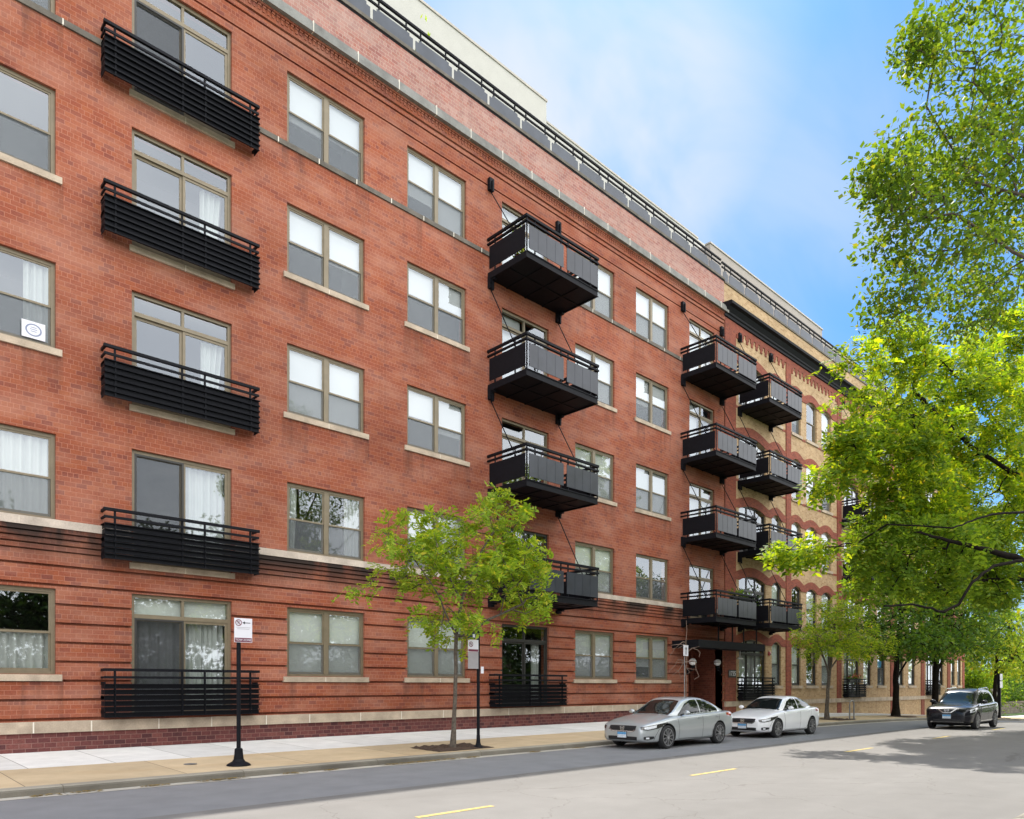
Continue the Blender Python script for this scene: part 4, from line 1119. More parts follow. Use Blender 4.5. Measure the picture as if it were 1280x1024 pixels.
for i in range(len(XS)-1):
    if XS[i] >= 77: vg.quad((XS[i],-2.6,g(XS[i])+.26), (XS[i+1],-2.6,g(XS[i+1])+.26), (XS[i+1],-1.1,g(XS[i+1])+.30), (XS[i],-1.1,g(XS[i])+.30))
struct(vg.build('verge', M['grass']), 'structure')
pb = MB(); pb.lathe([(.42,0), (.42,.3), (.34,.42), (.34,2.3), (.42,2.45), (.42,2.6)], (80.3,-1.6,-1.1), 16)
tag(pb.build('white_pillar', M['signw']), 'white painted pillar standing by the shrub past the building', 'pillar')

# ------------------------------------------------------------------ street furniture
def pole_base(mb, x, y, z, r=.24):
    mb.lathe([(r,0), (r*.98,.02), (r*.8,.05), (r*.55,.08), (r*.42,.13), (r*.36,.24), (r*.33,.34), (r*.22,.36)], (x,y,z), 20)
def ring_sign(parent, x, y, z, r, w, mat):
    s = MB(); n = 28
    for i in range(n):
        a0, a1 = 2*PI*i/n, 2*PI*(i+1)/n
        q = lambda a, rr: (x+rr*math.cos(a), y, z+rr*math.sin(a))
        s.quad(q(a0,r-w), q(a1,r-w), q(a1,r), q(a0,r))
    d = r*.707; e = w*.5
    s.quad((x-d-e*.7,y-.0004,z+d-e*.7), (x+d-e*.7,y-.0004,z-d-e*.7), (x+d+e*.7,y-.0004,z-d+e*.7), (x-d+e*.7,y-.0004,z+d+e*.7))
    return s.build('prohibition_ring', mat, parent)
t = thing('parking_sign', 'black post with white no parking sign, standing alone left of the young tree', 'parking sign', (6.45,-5.1,.15), 'no parking signs')
mb = MB(); pole_base(mb, 6.45, -5.1, .15); mb.tube([(6.45,-5.1,.45), (6.45,-5.1,3.2)], .043, 14); mb.build('post', M['black'], t)
sx, sy, sz = 6.52, -5.16, 2.94
s = MB(); s.box(sx-.19, sx+.19, sy-.004, sy, sz-.25, sz+.25); pt = s.build('sign_plate', M['signw'], t)
s = MB(); s.box(sx-.18, sx+.18, sy-.0065, sy-.0045, sz-.24, sz-.155); s.build('tow_band', M['signr'], pt)
text_mesh('lettering', 'TOW ZONE', .062, M['signw'], pt, (sx,sy-.009,sz-.20))
ring_sign(pt, sx-.10, sy-.0066, sz+.155, .068, .016, M['signr'])
text_mesh('letter', 'P', .095, M['ink'], pt, (sx-.10,sy-.0058,sz+.152), ext=.0005)
s = MB(); s.box(sx+.03, sx+.15, sy-.006, sy-.0045, sz+.150, sz+.164); s.add([(sx-.02,sy-.006,sz+.157), (sx+.035,sy-.006,sz+.127), (sx+.035,sy-.006,sz+.187)], [(0,1,2)]); s.build('arrow', M['ink'], pt)
for k, wd in enumerate((.15, .13)): 
    s = MB(); s.box(sx-wd, sx+wd, sy-.006, sy-.0045, sz+.055-k*.03, sz+.062-k*.03); s.build('small_print', M['signg'], pt)
t = thing('parking_sign', 'black post with stacked blue, white and grey plates just right of the young tree', 'parking sign', (12.85,-5.3,.15), 'no parking signs')
mb = MB(); pole_base(mb, 12.85, -5.3, .15, .14); mb.tube([(12.85,-5.3,.4), (12.85,-5.3,3.25)], .043, 14); mb.build('post', M['black'], t)
sx, sy = 12.62, -5.36
s = MB(); s.box(sx-.20, sx+.20, sy-.004, sy, 3.02, 3.19); b = s.build('street_plate', M['signblue'], t)
s = MB(); s.box(sx-.02, sx+.06, sy-.0065, sy-.0045, 3.06, 3.15); s.build('plate_mark', M['signw'], b)
s = MB(); s.box(sx-.18, sx+.18, sy-.004, sy, 2.68, 3.0); b = s.build('sign_plate', M['signw'], t)
s = MB(); s.box(sx-.17, sx+.17, sy-.0065, sy-.0045, 2.69, 2.75); s.build('tow_band', M['signr'], b)
ring_sign(b, sx-.08, sy-.0066, 2.88, .07, .018, M['signr']); text_mesh('letter', 'P', .09, M['ink'], b, (sx-.08,sy-.0058,2.877), ext=.0005)
s = MB(); s.box(sx-.18, sx+.18, sy-.004, sy, 2.24, 2.675); s.build('lower_plate', M['signg'], t)
s = MB(); s.box(12.89, 12.99, -5.36, -5.355, 2.12, 2.30); s.build('tag_plate', M['signw'], t)
t = thing('arrow_sign', 'small white sign with a black arrow on a thin pale pole beside the bare sapling', 'sign', (23.15,-4.95,.15))
mb = MB(); mb.tube([(23.15,-4.95,.15), (23.15,-4.95,3.3)], .016, 10); mb.build('post', M['steel'], t)
s = MB(); s.box(23.02, 23.32, -5.0, -4.985, 2.88, 3.28); b = s.build('sign_plate', M['signw'], t)
s = MB(); s.box(23.15, 23.19, -5.004, -5.001, 2.93, 3.12); s.add([(23.11,-5.003,3.12), (23.23,-5.003,3.12), (23.17,-5.003,3.23)], [(0,1,2)]); s.build('arrow', M['ink'], b)
t = thing('double_sign', 'dark post with two stacked white plates far down the parkway past the black SUV', 'sign', (66.5,-5,-.7))
mb = MB(); mb.box(66.4, 66.62, -5.1, -4.88, -.85, 2.75); mb.build('post', M['black'], t)
for z in (1.62, 2.2): s = MB(); s.box(66.15, 66.85, -5.14, -5.12, z, z+.5); s.build('sign_plate', M['signw'], t)
t = thing('bike_rack', 'inverted U shaped grey steel bike rack on the parkway before the dark tree', 'bike rack', (38.2,-5,.1))
mb = MB(); q = [(37.93,-5,.08), (37.93,-5,.85)] + [(38.2-.27*math.cos(a),-5,.85+.2*math.sin(a)) for a in (PI/6,PI/3,PI/2,2*PI/3,5*PI/6)] + [(38.47,-5,.85), (38.47,-5,.08)]
mb.tube(q, .035, 10); mb.build('hoop', M['steel'], t)
mb = MB(); mb.box(37.85, 38.01, -5.08, -4.92, .07, .12); mb.box(38.39, 38.55, -5.08, -4.92, .07, .12); mb.build('foot_plate', M['steel'], t)
def potted(name, label, x, y, z, r, h, mt, seed, flower=False, box=None):
    root = thing(name, label, 'plant', (x,y,z))
    mb = MB()
    if box: mb.box(x-box, x+box, y-.1, y+.1, z, z+.18)
    else: mb.lathe([(.10,0), (.15,.25), (.16,.27)], (x,y,z), 14)
    mb.build('pot', M['pot'] if not box else M['trimblack'], root)
    rng = np.random.default_rng(seed); n = 60
    P = np.array([x,y,z+.25])+np.stack([rng.normal(0, box*.6 if box else r*.5, n), rng.normal(0, r*.4, n), np.abs(rng.normal(0, h*.5, n))], 1)
    V, F = leaves_mesh(rng, P, unit(P-np.array([x,y,z])), 3, .05, .16, .06, -.2); np_mesh('foliage', V, F, mt, root)
    if flower:
        P2 = P[:34]+np.array([0,-.08,.06]); V, F = leaves_mesh(rng, P2, unit(P2-np.array([x,y,z])), 3, .03, .09, .08, 0); np_mesh('blossom', V, F, M['flower'], root)
potted('potted_plant', 'bright green potted plant on the top balcony of the red building', 18.35, -1.2, 16.84, .3, .9, M['leafs'], 81)
potted('potted_plant', 'yellow-green potted plant standing behind the roof railing', 15.6, .75, 22.42, .4, 1.7, M['leafs'], 82)
potted('flower_box', 'red flower box behind the black rail at the tan building street level', 50.9, -.16, 2.0, .2, .25, M['leafd'], 83, True, .9)

potted('flower_box', 'long planter of small grey-green plants along the rail of the second-floor balcony above the entrance', 33.2, -1.66, 5.98, .18, .28, M['leafg'], 84, False, .95)

# ------------------------------------------------------------------ cars (front towards -x)
def smooth_interp(xs, ys):
    """monotone cubic through the given points"""
    xs = np.array(xs, float); ys = np.array(ys, float)
    d = np.diff(ys)/np.diff(xs); m = np.zeros(len(xs)); m[0], m[-1] = d[0], d[-1]
    for i in range(1, len(xs)-1):
        m[i] = 0 if d[i-1]*d[i] <= 0 else 2*d[i-1]*d[i]/(d[i-1]+d[i])
    def f(x):
        x = min(max(x, xs[0]), xs[-1]); i = min(max(int(np.searchsorted(xs, x))-1, 0), len(xs)-2)
        h = xs[i+1]-xs[i]; t = (x-xs[i])/h
        return (2*t**3-3*t*t+1)*ys[i]+(t**3-2*t*t+t)*h*m[i]+(-2*t**3+3*t*t)*ys[i+1]+(t**3-t*t)*h*m[i+1]
    return f

def loft_mesh(sections):
    """sections: list of (x, [(y,z) from bottom centre to top centre])"""
    V = []; F = []; n = len(sections[0][1]); rn = 2*n-2
    for x, h in sections:
        V += [(x, -y, z) for y, z in h]; V += [(x, y, z) for y, z in reversed(h[1:-1])]
    for i in range(len(sections)-1):
        for k in range(rn):
            k2 = (k+1) % rn; F.append((i*rn+k, (i+1)*rn+k, (i+1)*rn+k2, i*rn+k2))
    F.append(tuple(range(rn))); F.append(tuple(reversed(range((len(sections)-1)*rn, len(sections)*rn))))
    return V, F

def bake(o):
    bpy.context.view_layer.update()
    me = bpy.data.meshes.new_from_object(o.evaluated_get(bpy.context.evaluated_depsgraph_get()))
    o.modifiers.clear(); o.data = me; me.polygons.foreach_set('use_smooth', [True]*len(me.polygons)); return o

def car(name, label, cat, loc, S, paint, group=None, yaw=0):
    root = thing(name, label, cat, (0,0,0), group)
    L = S['L']; fi = {k: smooth_interp([p[0] for p in S[k]], [p[1] for p in S[k]]) for k in ('top','belt','wid','bot','roof','gw')}
    # lower body
    sec = []
    xs = [0,.02,.07,.16,.3,.5,.75,1.0,1.25,1.5,1.8,2.1,2.5,2.9,3.3,3.6,3.85,4.1] ; xs = [x*L/4.6 for x in xs] + [L-.3, L-.16, L-.07, L-.02, L]
    for x in xs:
        ym, zb, zs, zt = fi['wid'](x), fi['bot'](x), fi['belt'](x), fi['top'](x)
        zw = zb+(zs-zb)*.56
        sec.append((x, [(0,zb), (ym*.6,zb), (ym*.90,zb+.015), (ym*.955,zb+.07), (ym*.968,zb+(zs-zb)*.26), (ym*.997,zw), (ym*.982,zb+(zs-zb)*.74), (ym*.978,zs-.045), (ym*.91,zs+.012), (ym*.72,zs+(zt-zs)*.62), (ym*.4,zs+(zt-zs)*.93), (0,zt)]))
    V, F = loft_mesh(sec)
    def mk(nm, V, F):
        me = bpy.data.meshes.new(nm); me.from_pydata(V, [], F); me.materials.append(M[paint])
        bm = bmesh.new(); bm.from_mesh(me); bmesh.ops.recalc_face_normals(bm, faces=bm.faces); bm.to_mesh(me); bm.free()
        o = bpy.data.objects.new(nm, me); COL.objects.link(o); o.parent = root; return o
    body = mk('body', V, F)
    sb = body.modifiers.new('s', 'SUBSURF'); sb.levels = sb.render_levels = 2
    cut = MB(); wr = S['wr']
    for wx in S['wx']:
        for sg in (-1, 1):
            y0, y1 = sorted((sg*(fi['wid'](wx)-.30), sg*(fi['wid'](wx)+.2)))
            prof = [(wr+.055,y0), (wr+.055,y1)]
            cut.lathe(prof, (wx,0,wr), 36, axis='y')
    co = cut.build('cutter', M['well'], None, fix=True)
    bo = body.modifiers.new('b', 'BOOLEAN'); bo.operation = 'DIFFERENCE'; bo.object = co; bo.solver = 'EXACT'; bo.material_mode = 'TRANSFER'
    bake(body); bpy.data.objects.remove(co)
    # cabin
    sec = []; c0, c1 = S['cab']; N = 16
    for i in range(N+1):
        x = c0+(c1-c0)*i/N; zr = fi['roof'](x); zs = fi['belt'](x)-.10; yb = fi['gw'](x); h = max(zr-zs, .03)
        lean = min(1, h/.5)*S.get('lean', .20)
        sec.append((x, [(0,zs-.05), (yb*.9,zs-.05), (yb,zs), (yb-lean*.18,zs+h*.30), (yb-lean*.46,zs+h*.60), (yb-lean*.82,zs+h*.86), (yb-lean*1.25,zs+h*.955), (yb*.5,zr-.008), (0,zr)]))
    V, F = loft_mesh(sec); cab = mk('cabin', V, F)
    sb = cab.modifiers.new('s', 'SUBSURF'); sb.levels = sb.render_levels = 2
    bake(cab)
    bvs = []
    for o in (body, cab): bvs.append(BVHTree.FromPolygons([v.co.copy() for v in o.data.vertices], [tuple(p.vertices) for p in o.data.polygons]))
    def hit(o, d):
        best = None
        for b in bvs:
            r = b.ray_cast(Vector(o), Vector(d))
            if r[0] is not None and (best is None or r[3] < best[3]): best = r
        return best
    def decal(nm, mat, parent, proj, lo, hi, off=.006, nx=16, nz=6, both=True):
        """patch between polylines lo and hi, laid on the bodywork. proj 'side': (x,z) along y; 'front'/'rear': (y,z) along x; 'corner': diagonal"""
        fl = smooth = None
        lo = np.array(lo, float); hi = np.array(hi, float)
        a0, a1 = max(lo[0,0], hi[0,0]), min(lo[-1,0], hi[-1,0])
        for sg in ((1, -1) if both else (1,)):
            mb = MB(); grid = []
            for i in range(nx+1):
                a = a0+(a1-a0)*i/nx; zl = np.interp(a, lo[:,0], lo[:,1]); zh = np.interp(a, hi[:,0], hi[:,1])
                col = []
                for k in range(nz+1):
                    z = zl+(zh-zl)*k/nz
                    if proj == 'side': o, d = (a, -3*sg, z), (0, sg, 0)
                    elif proj == 'front': o, d = (-3, a*sg, z), (1, 0, 0)
                    elif proj == 'rear': o, d = (L+3, a*sg, z), (-1, 0, 0)
                    elif proj == 'cf': o, d = (a-1.5, sg*-(S['W']/2+1.5), z), (.7071, sg*.7071, 0)
                    elif proj == 'cr': o, d = (a+1.5, sg*-(S['W']/2+1.5), z), (-.7071, sg*.7071, 0)
                    r = hit(o, d)
                    col.append(None if r is None else (r[0]-Vector(d)*off))
                grid.append(col)
            for i in range(nx):
                for k in range(nz):
                    q = (grid[i][k], grid[i+1][k], grid[i+1][k+1], grid[i][k+1])
                    if all(v is not None for v in q):
                        if max((q[m]-q[(m+1) % 4]).length for m in range(4)) < .28: mb.quad(*q)
            if mb.f: o = mb.build(nm, mat, None, smooth=True); o.parent = parent
        return o
    S['trim'](decal, root, body, cab, fi, hit)
    # wheels
    for wx in S['wx']:
        for sg in (-1, 1):
            yo = sg*(fi['wid'](wx)-.005); yi = yo-sg*.205; ym = (yo+yi)/2
            ty = MB(); h = abs(yo-yi)/2
            ty.lathe([(wr*.74,-h*.86), (wr*.82,-h), (wr*.95,-h*.94), (wr,-h*.66), (wr,h*.66), (wr*.95,h*.94), (wr*.82,h), (wr*.74,h*.86), (wr*.71,0)], (wx,ym,wr), 36, axis='y', close=False)
            w = ty.build('wheel', M['rubber'], None, smooth=True, fix=True); w.parent = root
            rm = MB(); f_ = yo-sg*.018
            ri = wr*.745
            rm.lathe([(ri,-.012), (ri,.012), (ri*.93,.012), (ri*.93,-.012), (ri,-.012)], (wx,f_,wr), 36, axis='y', close=False)
            rm.lathe([(ri*.97,min(0,-sg*.1)), (ri*.97,max(0,-sg*.1))], (wx,f_-sg*.02,wr), 30, axis='y', close=False)
            ns = S['spokes']
            for k in range(ns):
                for dd in ((-.10, .10) if S['twin'] else (0,)):
                    a = 2*PI*k/ns+.2; a2 = a+dd*1.35; a1_ = a+dd*.5
                    rm.bar((wx+math.cos(a1_)*ri*.16, f_-sg*.006, wr+math.sin(a1_)*ri*.16), (wx+math.cos(a2)*ri*.95, f_-sg*.002, wr+math.sin(a2)*ri*.95), wr*.085 if S['twin'] else wr*.15, .02)
            rm.lathe([(ri*.22,-.01), (ri*.22,.008), (ri*.12,.014)], (wx,f_,wr), 18, axis='y')
            r = rm.build('rim', M['alloy'], None, fix=True); r.parent = w
            dk = MB(); dk.lathe([(ri*.96,-.004), (ri*.96,.004)], (wx,f_-sg*.06,wr), 30, axis='y'); b = dk.build('brake_disc', M['well'], None); b.parent = w
    ch = S['under']
    mb = MB(); mb.box(ch[0], ch[1], -.62, .62, .17, .32); o = mb.build('underbody', M['well'], None); o.parent = root
    root.location = loc; root.rotation_euler = (0,0,yaw)
    return root

def mirror_part(root, x, y, z, mat, s=1.0):
    for sg in (-1, 1):
        m = MB(); n = 10; prof = [(max(.001, .075*s*math.sin(PI*i/n)**.7), -.115*s+.23*s*i/n) for i in range(n+1)]
        m.lathe(prof, (x, 0, z), 14, axis='y')
        m.v = [(x+(v[0]-x)*.85, sg*(y+.14)+v[1], z+(v[2]-z)*.95) for v in m.v]
        o = m.build('door_mirror', mat, None, smooth=True, fix=True); o.parent = root
        a = MB(); a.bar((x+.01, sg*(y-.06), z-.07), (x+.01, sg*(y+.08), z-.035), .06, .035); b = a.build('mirror_arm', M['trimblack'], None); b.parent = o

def plate(decal, body, y0, z0, hit):
    r = hit((-3,0,z0), (1,0,0)); x = r[0].x-.022
    m = MB(); m.box(x-.008, x, -.155, .155, z0-.08, z0+.08); p = m.build('licence_plate', M['platew'], None); p.parent = body
    m = MB(); m.box(x-.0105, x-.0085, -.15, .15, z0+.012, z0+.075); q = m.build('plate_band', M['plateb'], None); q.parent = p
    m = MB(); m.box(x+.0005, x+.012, -.17, .17, z0-.095, z0+.095); q = m.build('plate_frame', M['trimblack'], None); q.parent = p

def h_emblem(body, z, hit, s=1.0):
    x = min(hit((-3,0,z+.03), (1,0,0))[0].x, hit((-3,0,z-.03), (1,0,0))[0].x)-.012
    m = MB()
    for a, b in (((-.030,-.04),(-.044,.04)), ((.030,-.04),(.044,.04)), ((-.034,0),(.034,0))): m.bar((x,a[0]*s,z+a[1]*s), (x,b[0]*s,z+b[1]*s), .014*s)
    rr = [(-.06,-.05),(.06,-.05),(.072,.05),(-.072,.05)]
    for i in range(4): m.bar((x,rr[i][0]*s,z+rr[i][1]*s), (x,rr[(i+1)%4][0]*s,z+rr[(i+1)%4][1]*s), .008*s)
    o = m.build('emblem', M['chrome'], None); o.parent = body

def seam(body, hit, pts, w=.012, mat='well', nm='panel_seam', off=.003):
    """thin line laid on both sides of the bodywork through (x, z) points"""
    for sg in (1, -1):
        mb = MB(); P = []
        for i in range(len(pts)-1):
            for t in range(6): P.append((pts[i][0]+(pts[i+1][0]-pts[i][0])*t/6, pts[i][1]+(pts[i+1][1]-pts[i][1])*t/6))
        P.append(pts[-1]); row = []
        for i, (x, z) in enumerate(P):
            a, b = P[max(i-1,0)], P[min(i+1,len(P)-1)]; d = Vector((b[0]-a[0], b[1]-a[1])).normalized()*w/2
            hs = [hit((x-q*d.y, -3*sg, z+q*d.x), (0,sg,0)) for q in (-1, 1)]
            row.append([h[0]-Vector((0,sg*off,0)) if h else None for h in hs])
        for i in range(len(row)-1):
            q = row[i]+row[i+1]
            if all(v is not None for v in q): mb.quad(q[0], q[2], q[3], q[1])
        if mb.f: o = mb.build(nm, M[mat], None); o.parent = body

def sedan_trim(k):
    """glass, lamps and grille for the two saloon cars; k stretches along x"""
    def f(decal, root, body, cab, fi, hit):
        b = lambda x: fi['belt'](x*k)
        top = lambda x: fi['roof'](x*k)
        X = lambda pts: [(x*k, z) for x, z in pts]
        decal('side_window', M['cglass'], cab, 'side', X([(1.55,b(1.55)+.035), (2.0,b(2.0)+.035), (2.58,b(2.58)+.04)]), X([(1.55,b(1.55)+.05), (2.0,top(1.93)-.085), (2.3,top(2.3)-.085), (2.58,top(2.58)-.085)]), .007, 18, 8)
        decal('side_window', M['cglass'], cab, 'side', X([(2.64,b(2.64)+.04), (3.2,b(3.2)+.04), (3.62,b(3.62)+.05)]), X([(2.64,top(2.64)-.085), (3.0,top(3.0)-.085), (3.3,top(3.3)-.09), (3.62,b(3.62)+.11)]), .007, 18, 8)
        decal('window_trim', M['chrome'], cab, 'side', X([(1.5,b(1.5)+.012), (2.5,b(2.5)+.014), (3.68,b(3.68)+.022)]), X([(1.5,b(1.5)+.03), (2.5,b(2.5)+.034), (3.68,b(3.68)+.042)]), .009, 24, 1)
        zc = fi['belt'](1.35*k)
        decal('windscreen', M['cglass'], cab, 'front', [(-.655,zc+.05), (-.4,zc+.075), (0,zc+.085), (.4,zc+.075), (.655,zc+.05)], [(-.655,zc+.07), (-.50,top(2.12)-.085), (-.3,top(2.12)-.055), (0,top(2.12)-.045), (.3,top(2.12)-.055), (.50,top(2.12)-.085), (.655,zc+.07)], .007, 32, 12, both=False)
        decal('rear_window', M['cglass'], cab, 'rear', [(-.6,b(4)+.05), (.6,b(4)+.05)], [(-.6,b(4)+.07), (-.48,top(3.3)-.06), (.48,top(3.3)-.06), (.6,b(4)+.07)], .007, 16, 8, both=False)
        zh = fi['belt'](.25*k)
        # headlamps sweep round the corners
        gz = zh-.105
        decal('headlamp', M['lamphouse'], body, 'cf', [(-.27*k,gz-.05), (.0,zh-.17), (.42*k,zh-.125), (.86*k,zh-.02)], [(-.27*k,gz+.03), (0,zh-.055), (.42*k,zh-.0), (.86*k,zh+.035)], .006, 26, 5)
        decal('headlamp_lens', M['lensw'], body, 'cf', [(-.13*k,gz-.035), (.0,zh-.145), (.36*k,zh-.10)], [(-.13*k,gz+.015), (0,zh-.075), (.36*k,zh-.035)], .013, 14, 4)
        decal('grille', M['trimblack'], body, 'front', [(-.46,gz-.02), (-.36,gz-.085), (.36,gz-.085), (.46,gz-.02)], [(-.46,gz+.055), (-.3,gz+.06), (.3,gz+.06), (.46,gz+.055)], .008, 18, 4, both=False)
        decal('grille_bar', M['chrome'], body, 'front', [(-.47,gz-.045), (-.37,gz-.115), (.37,gz-.115), (.47,gz-.045)], [(-.47,gz-.02), (-.36,gz-.086), (.36,gz-.086), (.47,gz-.02)], .012, 18, 1, both=False)
        h_emblem(body, gz-.012, hit)
        zp = gz-.235
        plate(decal, body, 0, zp+.03, hit)
        decal('lower_grille', M['trimblack'], body, 'front', [(-.50,zp-.115), (.50,zp-.115)], [(-.56,zp-.02), (-.4,zp-.01), (.4,zp-.01), (.56,zp-.02)], .007, 16, 3, both=False)
        decal('fog_lamp', M['trimblack'], body, 'cf', [(-.16*k,zp-.085), (.0,zp-.105), (.26*k,zp-.06)], [(-.16*k,zp-.01), (0,zp+.005), (.26*k,zp+.0)], .008, 10, 3)
        decal('fog_lens', M['lensw'], body, 'cf', [(-.07*k,zp-.075), (.06*k,zp-.075)], [(-.07*k,zp-.025), (.06*k,zp-.025)], .013, 5, 3)
        decal('tail_lamp', M['redlens'], body, 'cr', [(3.98*k,b(4.2)-.12), (4.35*k,b(4.2)-.14)], [(3.98*k,b(4.2)-.03), (4.35*k,b(4.2)-.015)], .008, 12, 4)
        mirror_part(root, 1.66*k, S_W(k)/2-.07, b(1.66)+.10, body.data.materials[0])
        for q in ([(1.42,.27), (1.41,.6), (1.36,b(1.4)-.03)], [(2.60,.25), (2.61,.6), (2.60,b(2.6)-.01)], [(3.10,.26), (3.24,.40), (3.44,.66), (3.56,b(3.5)-.02)], [(1.42,.27), (2.6,.25), (3.10,.26)], [(.52,.58), (.40,.42), (.34,.27)]):
            seam(body, hit, X(q))
        for x in (2.43, 3.38):
            m = MB()
            for sg in (-1, 1):
                r = hit((x*k, -3*sg, b(x)-.10), (0, sg, 0)); y = r[0].y
                m.bar((x*k-.09, y-sg*.016, b(x)-.10), (x*k+.09, y-sg*.016, b(x)-.095), .02, .03)
            o = m.build('door_handle', body.data.materials[0], None); o.parent = body
        decal('side_skirt', M['trimblack'], body, 'side', X([(1.35,.2), (3.15,.2)]), X([(1.35,.24), (3.15,.23)]), .004, 12, 1)
    return f
def S_W(k): return 1.83 if k > 1.03 else 1.75
def sedan(L, W, H, wb, wr):
    k = L/4.6; w = W/2
    return dict(L=L, W=W, wr=wr, wx=(.90*k, .90*k+wb), spokes=10 if k > 1.03 else 9, twin=False, under=(.5, L-.5), cab=(1.12*k, 4.22*k), lean=.24,
        top=[(0,.60), (.06*k,.70), (.3*k,.79), (.7*k,.88), (1.2*k,.965), (1.6*k,.98), (3*k,.98), (3.9*k,1.01), (4.3*k,1.035), (4.5*k,1.0), (L,.86)],
        belt=[(0,.56), (.06*k,.65), (.3*k,.73), (.7*k,.81), (1.2*k,.88), (2*k,.925), (3*k,.965), (3.8*k,.985), (4.3*k,.985), (4.5*k,.94), (L,.80)],
        wid=[(0,w*.62), (.05*k,w*.74), (.18*k,w*.87), (.45*k,w*.955), (.9*k,w*.99), (1.6*k,w), (3*k,w), (3.7*k,w*.985), (4.2*k,w*.94), (4.45*k,w*.86), (L,w*.70)],
        bot=[(0,.26), (.15*k,.19), (.5*k,.18), (3.6*k,.18), (4.2*k,.22), (L,.33)],
        roof=[(1.12*k,.90), (1.35*k,1.0), (1.75*k,1.23), (2.1*k,H-.045), (2.5*k,H), (2.8*k,H), (3.15*k,H-.05), (3.5*k,H-.16), (3.9*k,H-.35), (4.22*k,1.0)],
        gw=[(1.12*k,w*.70), (1.5*k,w*.86), (2*k,w*.905), (3*k,w*.905), (3.6*k,w*.86), (4.22*k,w*.70)],
        trim=sedan_trim(k))
G4 = 'saloon cars parked along the kerb'
car('parked_car', 'silver four-door saloon parked at the kerb, nearest the young tree', 'car', (16.72,-7.08,.0), sedan(4.86, 1.85, 1.465, 2.775, .335), 'silver', G4)
car('parked_car', 'white four-door saloon parked at the kerb behind the silver one', 'car', (23.25,-7.2,.0), sedan(4.55, 1.755, 1.435, 2.67, .32), 'white', G4)

